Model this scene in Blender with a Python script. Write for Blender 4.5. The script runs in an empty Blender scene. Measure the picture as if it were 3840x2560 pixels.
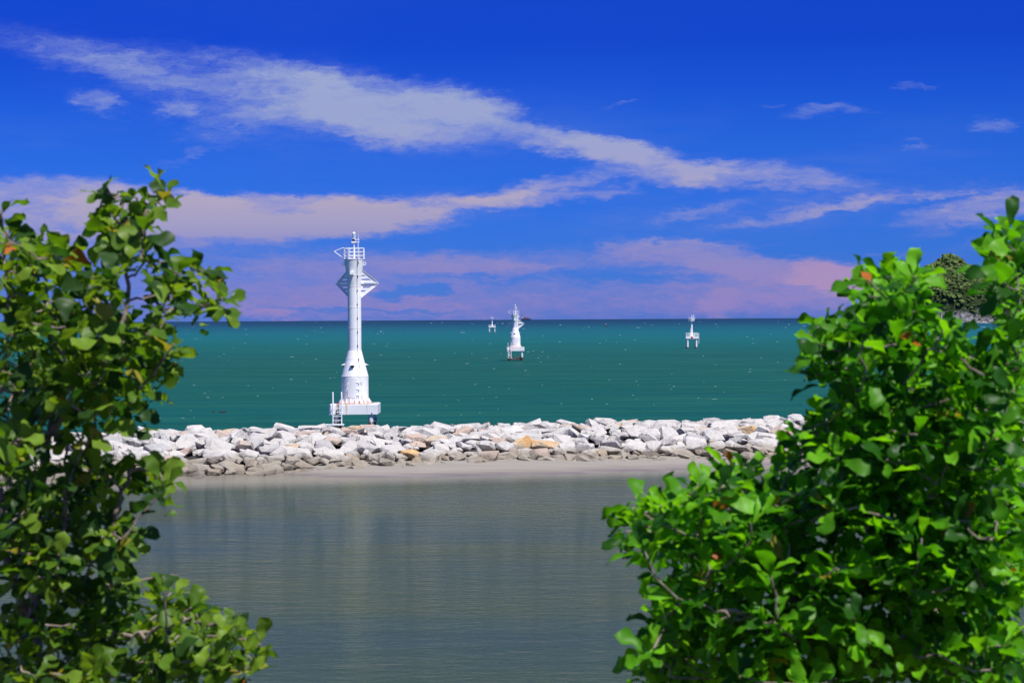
import bpy, bmesh, math, random
import numpy as np
from mathutils import Vector, Matrix, Euler, Quaternion
random.seed(7); rng = np.random.default_rng(7)
sc = bpy.context.scene
col = sc.collection
R = math.radians
# ------------------------------------------------------------------ camera
FPX = 7467.0                       # focal length in pixels of the 3840 px photograph (70 mm)
CAMZ = 9.0
PITCH = 82/FPX; ROLL = -0.00565
cd = bpy.data.cameras.new('camera'); cam = bpy.data.objects.new('camera', cd); col.objects.link(cam)
cd.lens = 70; cd.sensor_width = 36; cd.clip_start = 0.5; cd.clip_end = 120000
cam.location = (0, 0, CAMZ)
CR = Matrix.Rotation(math.pi/2 - PITCH, 3, 'X') @ Matrix.Rotation(ROLL, 3, 'Z')
cam.rotation_euler = CR.to_euler()
cd.dof.use_dof = True; cd.dof.focus_distance = 165; cd.dof.aperture_fstop = 7.5
sc.camera = cam
def ray(X, Y): return CR @ Vector(((X-1920)/FPX, (1280-Y)/FPX, -1))
def P(X, Y, D):                    # photo pixel + distance along y -> place
    d = ray(X, Y); return Vector((0, 0, CAMZ)) + d*(D/d.y)
K = 3840/2352                      # the 2352 px wide view of the photo used for notes
# ------------------------------------------------------------------ sun, sky, exposure
EL, AZ = R(61), R(42)
sdir = Vector((math.sin(AZ)*math.cos(EL), -math.cos(AZ)*math.cos(EL), math.sin(EL)))
sd = bpy.data.lights.new('sun', 'SUN'); sun = bpy.data.objects.new('sun', sd); col.objects.link(sun)
sd.energy = 5.0; sd.angle = R(0.53); sd.color = (1.0, 0.965, 0.91)
sun.rotation_euler = sdir.to_track_quat('Z', 'Y').to_euler()
sc.view_settings.view_transform = 'Standard'; sc.view_settings.look = 'None'
sc.view_settings.gamma = 1; sc.view_settings.use_curve_mapping = False
EXPO = 0.45; sc.view_settings.exposure = EXPO
SKYS = 0.10
class NT:
    def __init__(s, t): s.t = t; t.nodes.clear()
    def n(s, typ, ins=None, **kw):
        nd = s.t.nodes.new(typ)
        for k, v in kw.items(): setattr(nd, k, v)
        for k, v in (ins or {}).items():
            if isinstance(v, bpy.types.NodeSocket): s.t.links.new(v, nd.inputs[k])
            else: nd.inputs[k].default_value = v
        return nd
    def m(s, op, a, b=0.0, c=None, clamp=False):
        ins = {0: a, 1: b}
        if c is not None: ins[2] = c
        return s.n('ShaderNodeMath', ins, operation=op, use_clamp=clamp).outputs[0]
    def vm(s, op, a, b): return s.n('ShaderNodeVectorMath', {0: a, 1: b}, operation=op).outputs[0]
    def mix(s, f, a, b, blend='MIX'):
        return s.n('ShaderNodeMix', {0: f, 6: a, 7: b}, data_type='RGBA', blend_type=blend).outputs[2]
    def ramp(s, f, stops, interp='LINEAR'):
        r = s.n('ShaderNodeValToRGB', {0: f}); r.color_ramp.interpolation = interp
        e = r.color_ramp.elements
        while len(e) > 1: e.remove(e[-1])
        e[0].position = stops[0][0]; e[0].color = c4(stops[0][1])
        for p, c in stops[1:]:
            x = e.new(p); x.color = c4(c)
        return r.outputs[0]
    def noise(s, vec, scale, detail=4, rough=0.55, dist=0.0, out=0):
        ins = {'Scale': scale, 'Detail': detail, 'Roughness': rough, 'Distortion': dist}
        if vec is not None: ins['Vector'] = vec
        return s.n('ShaderNodeTexNoise', ins).outputs[out]
    def maprange(s, v, a, b, c=0.0, d=1.0, smooth=False):
        return s.n('ShaderNodeMapRange', {0: v, 1: a, 2: b, 3: c, 4: d}, interpolation_type='SMOOTHSTEP' if smooth else 'LINEAR').outputs[0]
    def mapping(s, vec, loc=(0,0,0), rot=(0,0,0), scale=(1,1,1), typ='POINT'):
        return s.n('ShaderNodeMapping', {'Vector': vec, 'Location': loc, 'Rotation': rot, 'Scale': scale}, vector_type=typ).outputs[0]
def c4(c):
    if isinstance(c, (int, float)): return (c, c, c, 1)
    return tuple(c) + (1,) if len(c) == 3 else tuple(c)
def lin(r, g, b):
    f = lambda v: (v/255/12.92) if v/255 <= 0.04045 else ((v/255+0.055)/1.055)**2.4
    return (f(r), f(g), f(b))
w = bpy.data.worlds.new('World'); sc.world = w; w.use_nodes = True
g = NT(w.node_tree)
sky = g.n('ShaderNodeTexSky', sky_type='NISHITA', sun_disc=False, sun_elevation=EL, sun_rotation=math.atan2(sdir.x, sdir.y),
          altitude=0, air_density=1.0, dust_density=0.3, ozone_density=3.0)
dirv = g.n('ShaderNodeTexCoord').outputs['Generated']
sx = g.n('ShaderNodeSeparateXYZ', {0: dirv})
az = g.m('MULTIPLY', g.m('ARCTAN2', sx.outputs[0], sx.outputs[1]), 57.29578)
el = g.m('MULTIPLY', g.m('ARCSINE', sx.outputs[2]), 57.29578)
ae = g.n('ShaderNodeCombineXYZ', {0: az, 1: el}).outputs[0]
SKYTINT = [(0.0, (0.1043, 0.2353, 0.9905)), (0.0429, (0.0549, 0.1999, 0.8919)), (0.0742, (0.0442, 0.1871, 0.8607)), (0.1056, (0.0407, 0.1789, 0.8235)), (0.1369, (0.0331, 0.1631, 0.7863)), (0.1682, (0.0222, 0.1297, 0.7548)), (0.1995, (0.0169, 0.1034, 0.7201)), (0.4, (0.035, 0.15, 0.80)), (1.0, (0.09, 0.26, 0.85))]
elf = g.m('DIVIDE', el, 20.0, clamp=True); elt = g.m('DIVIDE', el, 40.0, clamp=True)
#SKYTINT_BEGIN
tint = g.ramp(elt, SKYTINT)
#SKYTINT_END
skyc = g.mix(1.0, sky.outputs[0], tint, 'MULTIPLY')
# cirrus: each bank sits at its own direction in the sky; noise gives the wisps
wv1 = g.noise(g.mapping(ae, scale=(0.25, 0.8, 1)), 1.0, 5, 0.6, out=1)
wv2 = g.noise(g.mapping(ae, scale=(1.3, 3.6, 1), rot=(0, 0, R(10))), 1.0, 5, 0.65, out=1)
o1 = g.vm('MULTIPLY', g.vm('SUBTRACT', wv1, (0.5, 0.5, 0.5)), (3.4, 1.0, 0))
o2 = g.vm('MULTIPLY', g.vm('SUBTRACT', wv2, (0.5, 0.5, 0.5)), (1.9, 0.55, 0))
aw = g.vm('ADD', g.vm('ADD', ae, o1), o2)
BANKS = [ (560,250,640,150,-12,.20,1), (1650,500,640,70,3,.20,1), (1950,455,480,60,8,.18,1), (1150,300,500,90,-8,.16,1), (2150,300,300,60,0,.10,1),
 # cx, cy, rx, ry (notes px), tilt deg, amount, softness
 (150,125,280,38,-11,.42,.9), (400,180,330,58,-14,.45,.9), (640,165,270,34,-13,.42,.9), (740,225,310,80,-12,.62,.8),
 (930,262,330,76,-9,.78,.6), (1090,250,170,46,-12,.5,.7), (540,285,170,36,12,.36,.9), (220,237,66,26,-8,.55,.9),
 (415,255,62,20,-5,.55,.9), (430,362,130,12,17,.30,.9),
 (1335,335,195,34,-8,.72,.6), (1480,372,230,42,-8,.75,.6), (1720,398,270,34,-7,.72,.7), (1230,428,250,18,8,.55,.8), (1330,446,260,14,9,.45,.8),
 (120,482,500,62,0,.85,.42), (600,490,470,52,-2,.95,.42), (400,545,520,36,3,.75,.6), (960,478,340,36,6,.7,.6), (1180,452,260,22,9,.45,.8),
 (1610,482,130,16,14,.40,.9), (1850,484,260,16,9,.45,.9), (2060,456,320,13,8,.40,.9), (2300,478,300,38,11,.72,.6), (2200,448,220,9,9,.4,.9),
 (1760,240,64,7,0,.4,.9), (1885,253,105,18,6,.48,1.0), (1965,246,85,12,-6,.35,1.0), (2100,207,65,9,0,.36,1.0), (2320,285,70,20,0,.4,.9), (1420,237,52,6,0,.35,.9), (2090,325,50,8,0,.3,.9),
 (520,615,760,60,0,.55,.8), (1250,600,520,38,2,.45,.8), (1620,592,300,42,-5,.85,.6), (1780,645,340,60,0,.80,.8), (1150,690,900,66,0,.80,.9), (1000,610,500,34,0,.6,.9), (520,690,600,50,0,.45,.8),
 (1910,632,120,38,-6,.75,.6), (1660,702,60,34,-30,.5,.7), (1800,706,320,34,0,.5,.7), (2300,560,260,26,10,.35,.9), (1600,556,420,10,0,.3,.9), (2040,585,60,12,0,.4,.9), (600,722,70,18,0,.5,.6),
 (960,672,90,14,0,-.9,.6), (850,711,300,7,-1,-.55,.7), (1050,640,300,9,-3,-.4,.9), (1900,560,260,20,8,-.3,.9), (1450,640,260,12,-4,-.45,.9)]
acc = None
for (cx, cy, rx, ry, tilt, amp, soft) in BANKS:
    d = ray(cx*K, cy*K).normalized()
    a0, e0 = math.degrees(math.atan2(d.x, d.y)), math.degrees(math.asin(d.z))
    s_ = K/FPX*57.29578
    mp = g.mapping(aw, loc=(a0, e0, 0), rot=(0, 0, R(tilt)), scale=(rx*s_*1.12, ry*s_*(1.32 if ry > 12 else 1.1), 1), typ='TEXTURE')
    gr = g.n('ShaderNodeTexGradient', {0: mp}, gradient_type='SPHERICAL').outputs[1]
    v = g.maprange(gr, 0.0, soft, 0.0, amp, True)
    acc = v if acc is None else g.m('ADD', acc, v)
streak = g.noise(g.mapping(g.vm('ADD', ae, o2), rot=(0, 0, R(9)), scale=(0.55, 2.6, 1)), 1.0, 7, 0.62)
fine = g.noise(g.mapping(g.vm('ADD', ae, o2), rot=(0, 0, R(-14)), scale=(1.3, 3.2, 1)), 1.6, 8, 0.72)
fine2 = g.noise(g.mapping(g.vm('ADD', ae, o2), rot=(0, 0, R(12)), scale=(0.9, 4.2, 1)), 1.5, 8, 0.70)
lowk = g.maprange(el, 3.6, 5.4)
nm = g.m('ADD', g.m('MULTIPLY', fine, lowk), g.m('MULTIPLY', fine2, g.m('SUBTRACT', 1.0, lowk)))
nm = g.m('SUBTRACT', g.m('ADD', g.m('MULTIPLY', streak, 0.5), g.m('MULTIPLY', nm, 0.5)), 0.5)
dd = g.m('ADD', acc, g.m('MULTIPLY', g.m('MULTIPLY', nm, 2.2), g.m('MULTIPLY', acc, 2.2, clamp=True)))
lf = g.noise(g.mapping(aw, scale=(0.35, 1.1, 1)), 1.0, 5, 0.6)
dens = g.m('MULTIPLY', g.maprange(dd, -0.02, 1.65, 0.0, 1.0, True), g.maprange(lf, 0.3, 0.6, 0.80, 1.12))
veil = g.maprange(g.noise(g.mapping(ae, scale=(0.05, 0.22, 1)), 1.0, 6, 0.6, 0.4), 0.5, 0.75, 0.0, 0.16)
dens = g.m('ADD', dens, g.m('MULTIPLY', veil, g.maprange(el, 4.5, 7, 1.0, 0.1)), clamp=True)
# the same thin cirrus drifts over the rest of the sky
away = g.m('MAXIMUM', g.maprange(g.m('ABSOLUTE', az), 17, 30, 0, 1), g.maprange(el, 10.5, 18, 0, 1), clamp=True)
cirr = g.maprange(g.noise(g.mapping(dirv, scale=(1.5, 1.5, 4)), 1.6, 6, 0.6, 0.6), 0.46, 0.66, 0.0, 0.5)
dens = g.m('ADD', dens, g.m('MULTIPLY', away, cirr), clamp=True)
dens = g.m('MINIMUM', dens, 0.92)
cs = 1/(SKYS*2**EXPO)
def sc3(c, k): return tuple(v*k for v in c)
cloudc = g.ramp(elf, [(0.0, sc3(lin(148,132,196), cs)), (0.05, sc3(lin(150,136,194), cs)), (0.10, sc3(lin(142,140,200), cs)), (0.135, sc3(lin(166,160,196), cs)), (0.17, sc3(lin(182,170,192), cs)), (0.21, sc3(lin(166,166,204), cs)), (0.28, sc3(lin(160,170,208), cs)), (0.45, sc3(lin(160,176,212), cs))])
peach_d = ray(1905*K, 630*K).normalized(); pa, pe = math.degrees(math.atan2(peach_d.x, peach_d.y)), math.degrees(math.asin(peach_d.z))
pm = g.n('ShaderNodeTexGradient', {0: g.mapping(aw, loc=(pa, pe-0.1, 0), scale=(1.9, 0.75, 1), typ='TEXTURE')}, gradient_type='SPHERICAL').outputs[1]
cloudc = g.mix(g.maprange(pm, 0.0, 0.6, 0.0, 0.55, True), cloudc, c4(sc3(lin(190, 152, 184), cs)))
skyf = g.mix(dens, skyc, cloudc)
skyf = g.mix(g.maprange(el, -0.6, 0.0, 1.0, 0.0), skyf, (0.1, 0.4, 0.5, 1))
bg = g.n('ShaderNodeBackground', {0: skyf, 1: SKYS})
g.t.links.new(bg.outputs[0], g.n('ShaderNodeOutputWorld').inputs[0])
w.cycles.sampling_method = 'MANUAL'; w.cycles.sample_map_resolution = 512
sc.render.engine = 'CYCLES'
sc.cycles.max_bounces = 6; sc.cycles.transparent_max_bounces = 6

# ------------------------------------------------------------------ helpers
def tag(o, label=None, cat=None, group=None, kind=None):
    if label: o['label'] = label
    if cat: o['category'] = cat
    if group: o['group'] = group
    if kind: o['kind'] = kind
    return o
def empty(name, loc, rz=0.0):
    o = bpy.data.objects.new(name, None); col.objects.link(o); o.location = loc; o.rotation_euler = (0, 0, rz)
    o.empty_display_size = 0.3; return o
class MB:
    def __init__(s): s.v = []; s.f = []; s.mi = []
    def add(s, vs, fs, mi=0):
        b = len(s.v); s.v += [tuple(v) for v in vs]; s.f += [tuple(b+i for i in f) for f in fs]; s.mi += [mi]*len(fs); return s
    def box(s, c, d, rot=None, mi=0):
        hx, hy, hz = d[0]/2, d[1]/2, d[2]/2
        vs = [Vector((x, y, z)) for x in (-hx, hx) for y in (-hy, hy) for z in (-hz, hz)]
        if rot is not None: vs = [rot @ v for v in vs]
        vs = [v+Vector(c) for v in vs]
        return s.add(vs, [(0,1,3,2), (4,6,7,5), (0,4,5,1), (2,3,7,6), (0,2,6,4), (1,5,7,3)], mi)
    def tube(s, a, b, r0, r1=None, n=8, cap=True, mi=0):
        a, b = Vector(a), Vector(b); r1 = r0 if r1 is None else r1
        q = (b-a).to_track_quat('Z', 'Y')
        vs = [p + q @ Vector((r*math.cos(2*math.pi*i/n), r*math.sin(2*math.pi*i/n), 0)) for p, r in ((a, r0), (b, r1)) for i in range(n)]
        fs = [(i, (i+1) % n, n+(i+1) % n, n+i) for i in range(n)]
        if cap: fs += [tuple(range(n-1, -1, -1)), tuple(range(n, 2*n))]
        return s.add(vs, fs, mi)
    def path(s, pts, rs, n=6, mi=0):
        for i in range(len(pts)-1): s.tube(pts[i], pts[i+1], rs[i], rs[i+1], n, True, mi)
        return s
    def lathe(s, prof, n=40, c=(0,0,0), mi=0):
        vs = [(c[0]+r*math.cos(2*math.pi*i/n), c[1]+r*math.sin(2*math.pi*i/n), c[2]+z) for r, z in prof for i in range(n)]
        fs = []
        for k in range(len(prof)-1):
            for i in range(n):
                j = (i+1) % n; fs.append((k*n+i, k*n+j, (k+1)*n+j, (k+1)*n+i))
        return s.add(vs, fs, mi)
    def prism(s, pts, off):           # polygon of 3D points extruded by vector
        n = len(pts); o = Vector(off)
        vs = [Vector(p) for p in pts] + [Vector(p)+o for p in pts]
        return s.add(vs, [tuple(range(n)), tuple(range(2*n-1, n-1, -1))] + [(i, n+i, n+(i+1) % n, (i+1) % n) for i in range(n)])
    def build(s, name, mat, parent=None, smooth=False, bevel=0.0):
        me = bpy.data.meshes.new(name); me.from_pydata(s.v, [], s.f)
        for m_ in (mat if isinstance(mat, list) else [mat]): me.materials.append(m_)
        if isinstance(mat, list): me.polygons.foreach_set('material_index', s.mi)
        bm = bmesh.new(); bm.from_mesh(me); bmesh.ops.recalc_face_normals(bm, faces=bm.faces)
        if smooth:
            for f in bm.faces: f.smooth = True
            for e in bm.edges:
                if len(e.link_faces) != 2 or e.calc_face_angle(0) > 0.6: e.smooth = False
        bm.to_mesh(me); bm.free()
        o = bpy.data.objects.new(name, me); col.objects.link(o); o.parent = parent
        if bevel:
            md = o.modifiers.new('bevel', 'BEVEL'); md.width = bevel; md.segments = 2; md.limit_method = 'ANGLE'
        return o
def copy_tree(o, parent=None):
    c = o.copy(); col.objects.link(c); c.parent = parent
    for ch in o.children: copy_tree(ch, c)
    return c
# ------------------------------------------------------------------ materials
def newmat(name):
    m_ = bpy.data.materials.new(name); m_.use_nodes = True; return m_, NT(m_.node_tree)
def finish(g, color, rough=0.5, spec=0.5, metal=0.0, bump=None, bstr=0.3, bdist=0.05, **kw):
    ins = {'Base Color': color, 'Roughness': rough, 'Metallic': metal, 'Specular IOR Level': spec}
    ins.update(kw)
    if bump is not None:
        ins['Normal'] = g.n('ShaderNodeBump', {'Height': bump, 'Strength': bstr, 'Distance': bdist}).outputs[0]
    p = g.n('ShaderNodeBsdfPrincipled', ins)
    g.t.links.new(p.outputs[0], g.n('ShaderNodeOutputMaterial').inputs[0]); return p
def objc(g): return g.n('ShaderNodeTexCoord').outputs['Object']
def plain(name, c, rough=0.5, var=0.08, scale=3.0, metal=0.0, spec=0.4):
    m_, g = newmat(name); v = g.noise(objc(g), scale, 5)
    cc = g.mix(g.maprange(v, 0.3, 0.7), c4(sc3(c, 1-var)), c4(sc3(c, 1+var*0.6)))
    finish(g, cc, rough, spec, metal, bump=v, bstr=0.1, bdist=0.01); return m_
def white_paint(name, rust=0.0, streaks=()):
    m_, g = newmat(name); oc = objc(g); s3 = g.n('ShaderNodeSeparateXYZ', {0: oc})
    n1 = g.noise(oc, 1.3, 6, 0.6); n2 = g.noise(g.mapping(oc, scale=(6, 6, 0.5)), 1.0, 5, 0.6)
    c = g.mix(g.maprange(n1, 0.35, 0.7), (0.81, 0.81, 0.82, 1), (0.73, 0.73, 0.73, 1))
    c = g.mix(g.maprange(n2, 0.62, 0.8, 0, 0.25), c, (0.50, 0.46, 0.40, 1))
    if rust:
        # rust creeps up from the foot of the part and runs in drips
        f = g.m('MULTIPLY', g.maprange(s3.outputs[2], 0.0, rust, 1.0, 0.0), g.maprange(g.noise(g.mapping(oc, scale=(5, 5, 2)), 1.0, 6, 0.7), 0.40, 0.62))
        c = g.mix(f, c, (0.50, 0.17, 0.03, 1))
    for (x0, wd, z0, z1) in streaks:
        wob = g.m('MULTIPLY', g.m('SUBTRACT', g.noise(g.mapping(oc, scale=(0, 0, 3)), 1.0, 3), 0.5), 0.06)
        dx = g.m('ABSOLUTE', g.m('SUBTRACT', g.m('ADD', s3.outputs[0], wob), x0))
        f = g.m('MULTIPLY', g.maprange(dx, wd*0.3, wd, 1.0, 0.0, True), g.maprange(s3.outputs[2], z0, z1, 0.25, 0.75))
        c = g.mix(f, c, (0.55, 0.30, 0.10, 1))
    finish(g, c, 0.38, 0.4, bump=n1, bstr=0.08, bdist=0.02); return m_
M = {}
M['white'] = white_paint('white_paint')
M['skirt'] = white_paint('white_paint_rusty_foot', rust=0.30)
M['platform'] = white_paint('white_paint_stained', streaks=((-1.30, 0.13, -0.95, 0.0), (-0.55, 0.11, -0.95, 0.0), (1.1, 0.05, -0.6, 0.0)))
M['dark'] = plain('dark_metal', (0.03, 0.03, 0.035), 0.5)
M['grey'] = plain('galvanised', (0.35, 0.36, 0.37), 0.45, metal=0.3)
M['seam'] = plain('weld_seam', (0.78, 0.70, 0.68), 0.5)
M['rust'] = plain('rust_plate', (0.42, 0.15, 0.04), 0.8, var=0.5, scale=6)
M['window'] = plain('porthole_dark', (0.02, 0.025, 0.035), 0.1)
M['red'] = plain('red_paint', (0.45, 0.05, 0.03), 0.5)
m_, g = newmat('lantern_lens'); finish(g, (0.75, 0.88, 0.95, 1), 0.06, 0.6, **{'Transmission Weight': 0.55, 'IOR': 1.2}); M['lens'] = m_
# concrete pile: white above, dark oyster crust towards the tide
m_, g = newmat('pile_concrete'); oc = g.n('ShaderNodeNewGeometry').outputs['Position']; s3 = g.n('ShaderNodeSeparateXYZ', {0: oc})
n1 = g.noise(oc, 2.6, 6, 0.7)
fz = g.m('ADD', g.maprange(s3.outputs[2], 0.1, 1.5, 0.35, -0.12), n1)
c = g.mix(g.maprange(fz, 0.56, 0.66), (0.62, 0.61, 0.60, 1), (0.05, 0.048, 0.04, 1))
finish(g, c, 0.85, 0.2, bump=n1, bstr=0.6, bdist=0.08); M['pile'] = m_

# ------------------------------------------------------------------ water
def water_finish(g, c, rough, h, bstr, refl):
    nrm = g.n('ShaderNodeBump', {'Height': h, 'Strength': bstr, 'Distance': 1.0}).outputs[0]
    d = g.n('ShaderNodeBsdfDiffuse', {0: c, 'Normal': nrm}); gl = g.n('ShaderNodeBsdfGlossy', {0: (1, 1, 1, 1), 'Roughness': rough, 'Normal': nrm})
    fr = g.m('MULTIPLY', g.n('ShaderNodeFresnel', {'IOR': 1.33, 'Normal': nrm}).outputs[0], refl)
    mx = g.n('ShaderNodeMixShader', {0: fr, 1: d.outputs[0], 2: gl.outputs[0]})
    g.t.links.new(mx.outputs[0], g.n('ShaderNodeOutputMaterial').inputs[0])
def water_mat(name, lagoon):
    m_, g = newmat(name); pos = g.n('ShaderNodeNewGeometry').outputs['Position']; s3 = g.n('ShaderNodeSeparateXYZ', {0: pos})
    if lagoon:
        big = g.noise(g.mapping(pos, scale=(0.035, 0.10, 1)), 1.0, 4, 0.55)
        med = g.noise(g.mapping(pos, scale=(0.5, 1.6, 1), rot=(0, 0, R(8))), 1.0, 5, 0.6)
        c = g.mix(g.maprange(big, 0.35, 0.65), (0.023, 0.045, 0.019, 1), (0.034, 0.052, 0.010, 1))
        # shallow bed tone, brightened to paint in the rocks' reflection near shore
        # distance from the shore line of the spit
        sh = g.m('SUBTRACT', g.m('ADD', g.m('MULTIPLY', s3.outputs[0], 0.27), 117.5), s3.outputs[1])
        f = g.m('MULTIPLY', g.maprange(sh, 0.5, 9.0, 1.0, 0.0, True), 0.85)
        c = g.mix(f, c, (0.22, 0.20, 0.16, 1))
        h1 = g.noise(g.mapping(pos, rot=(0, 0, R(12)), scale=(1.9, 3.6, 1)), 1.0, 5, 0.66)
        h2 = g.noise(g.mapping(pos, rot=(0, 0, R(-20)), scale=(5, 11, 1)), 1.0, 4, 0.6)
        h3 = g.noise(g.mapping(pos, rot=(0, 0, R(6)), scale=(0.18, 0.6, 1)), 1.0, 3, 0.5)
        gust = g.maprange(g.noise(g.mapping(pos, scale=(0.05, 0.02, 1)), 1.0, 3), 0.35, 0.65, 0.5, 1.2)
        h = g.m('ADD', g.m('MULTIPLY', g.m('ADD', g.m('MULTIPLY', h1, 0.026), g.m('MULTIPLY', h2, 0.004)), gust), g.m('MULTIPLY', h3, 0.035))
        h4 = g.noise(g.mapping(pos, rot=(0, 0, R(7)), scale=(0.8, 1.7, 1)), 1.0, 4, 0.6)
        h = g.m('ADD', h, g.m('MULTIPLY', g.m('MULTIPLY', g.m('POWER', h4, 2.0), g.maprange(big, 0.35, 0.65, 0.4, 1.3)), 0.045))
        water_finish(g, c, 0.03, h, 1.0, 0.46)
    else:
        lg = g.m('LOGARITHM', g.m('MAXIMUM', s3.outputs[1], 50), 10)           # 2.1 .. 4.7
        wob = g.noise(g.mapping(pos, scale=(0.0012, 0.006, 1)), 1.0, 4, 0.6)
        t = g.m('ADD', g.maprange(lg, 2.1, 4.3), g.m('MULTIPLY', g.m('SUBTRACT', wob, 0.5), 0.10))
        c = g.ramp(t, [(0.0, (0.005, 0.066, 0.062)), (0.09, (0.005, 0.067, 0.064)), (0.20, (0.006, 0.064, 0.058)), (0.27, (0.006, 0.066, 0.064)), (0.33, (0.004, 0.074, 0.076)), (0.40, (0.003, 0.086, 0.104)),
                       (0.48, (0.002, 0.078, 0.112)), (0.60, (0.001, 0.048, 0.095)), (0.71, (0.001, 0.024, 0.080)), (1.0, (0.001, 0.014, 0.062))])
        # wind lanes: brighter green stripes; light and dark flecks put wave shading into the colour
        med = g.noise(g.mapping(pos, scale=(0.03, 0.22, 1), rot=(0, 0, R(6))), 1.0, 7, 0.68)
        c = g.mix(g.maprange(med, 0.47, 0.72, 0, 0.75), c, (0.018, 0.106, 0.070, 1))
        fin = g.noise(g.mapping(pos, scale=(0.16, 0.9, 1), rot=(0, 0, R(9))), 1.0, 5, 0.7)
        c = g.mix(g.maprange(fin, 0.60, 0.78, 0, 0.35), c, (0.06, 0.17, 0.13, 1)); c = g.mix(g.maprange(fin, 0.46, 0.32, 0, 0.5), c, (0.002, 0.028, 0.026, 1))
        dk = g.noise(g.mapping(pos, scale=(0.012, 0.09, 1)), 1.0, 5, 0.6)
        c = g.mix(g.maprange(dk, 0.5, 0.75, 0, 0.35), c, (0.003, 0.034, 0.030, 1))
        h1 = g.noise(g.mapping(pos, rot=(0, 0, R(14)), scale=(0.28, 0.9, 1)), 1.0, 7, 0.66)
        fade = g.maprange(lg, 2.3, 3.3, 1.0, 0.15)
        h = g.m('MULTIPLY', g.m('MULTIPLY', h1, 0.35), fade)
        water_finish(g, c, 0.3, h, 1.0, 0.075)
    return m_
T = Vector((0.965, 0.2605, 0)).normalized(); N = Vector((-T.y, T.x, 0)); C0 = Vector((0, 131.3, 0))
def bw(t, s, z=0.0): return C0 + T*t + N*s + Vector((0, 0, z))
def quad(name, pts, mat):
    b = MB(); b.add(pts, [tuple(range(len(pts)))]); o = b.build(name, mat); tag(o, kind='structure'); return o
a, b_ = bw(-200, -3), bw(200, -3)
sea = quad('sea', [(a.x, a.y, 0), (b_.x, b_.y, 0), (60000, 20000, 0), (60000, 90000, 0), (-60000, 90000, 0), (-60000, 20000, 0)], water_mat('sea_water', False))
lag = quad('lagoon', [(-200, 14, 0), (200, 14, 0), (b_.x, b_.y, 0), (a.x, a.y, 0)], water_mat('lagoon_water', True))

# ------------------------------------------------------------------ hillside under the viewpoint (below the frame)
m_, g = newmat('hill_earth'); pos = g.n('ShaderNodeNewGeometry').outputs['Position']; n1 = g.noise(pos, 1.1, 6)
finish(g, g.mix(g.maprange(n1, 0.35, 0.65), (0.05, 0.07, 0.025, 1), (0.16, 0.12, 0.07, 1)), 0.9, 0.2, bump=n1, bstr=0.6, bdist=0.2); M['earth'] = m_
def hz(x, y):
    k = max(0.0, min(1.0, (20 - y)/24)); k = k*k*(3-2*k)
    return -0.6 + 8.0*k + 0.25*math.sin(x*0.35+1)*k + 0.15*math.sin(y*0.9+x*0.6)*k
b = MB(); NX, NY = 50, 34
vs = [(-60+120*i/NX, -25+49*j/NY, hz(-60+120*i/NX, -25+49*j/NY)) for j in range(NY+1) for i in range(NX+1)]
b.add(vs, [(j*(NX+1)+i, j*(NX+1)+i+1, (j+1)*(NX+1)+i+1, (j+1)*(NX+1)+i) for j in range(NY) for i in range(NX)])
tag(b.build('ground', M['earth'], smooth=True), kind='structure')

# ------------------------------------------------------------------ sand spit
m_, g = newmat('wet_sand'); pos = g.n('ShaderNodeNewGeometry').outputs['Position']; s3 = g.n('ShaderNodeSeparateXYZ', {0: pos})
n1 = g.noise(g.mapping(pos, rot=(0, 0, R(-14)), scale=(0.25, 2.2, 1)), 1.0, 6, 0.6); n2 = g.noise(pos, 9.0, 4)
wet = g.maprange(g.m('ADD', s3.outputs[2], g.m('MULTIPLY', n1, 0.12)), 0.06, 0.22)
c = g.mix(wet, (0.13, 0.105, 0.08, 1), (0.225, 0.205, 0.17, 1)); c = g.mix(g.maprange(n1, 0.42, 0.66, 0, 0.45), c, (0.30, 0.27, 0.235, 1))
c = g.mix(g.maprange(n2, 0.66, 0.75, 0, 0.6), c, (0.6, 0.58, 0.55, 1))
finish(g, c, g.maprange(wet, 0, 1, 0.35, 0.85), 0.35, bump=n1, bstr=0.4, bdist=0.05); M['sand'] = m_
def sand_edge(t):      # distance in front of the crest line at which the sand meets the water
    L = bwpt_edge
    for (t0, s0), (t1, s1) in zip(L, L[1:]):
        if t <= t1: return s0 + (s1-s0)*max(0, (t-t0)/(t1-t0))
    return L[-1][1]
bwpt_edge = [(-60, -7), (-17.5, -9.5), (-15.6, -12.6), (-13, -14.6), (-9, -15.7), (-3, -15.9), (2, -15.6), (8, -14.7), (13, -13.4), (20, -11.8), (26, -9), (60, -8)]
b = MB(); NX, NY = 220, 26
vs = []
for j in range(NY+1):
    for i in range(NX+1):
        t = -30+65*i/NX; s = -20+15*j/NY
        e = sand_edge(t) + 0.35*math.sin(t*0.8)*math.sin(t*0.23+1) + 0.12*math.sin(t*2.3)
        d = s-e
        z = 0.055*d if d > 0 else 0.12*d
        z = min(z, 0.50) + 0.006*math.sin(t*1.7+s*3)
        v = bw(t, s, z); vs.append(tuple(v))
b.add(vs, [(j*(NX+1)+i, j*(NX+1)+i+1, (j+1)*(NX+1)+i+1, (j+1)*(NX+1)+i) for j in range(NY) for i in range(NX)])
tag(b.build('sand_spit', M['sand'], smooth=True), kind='structure')

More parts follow.
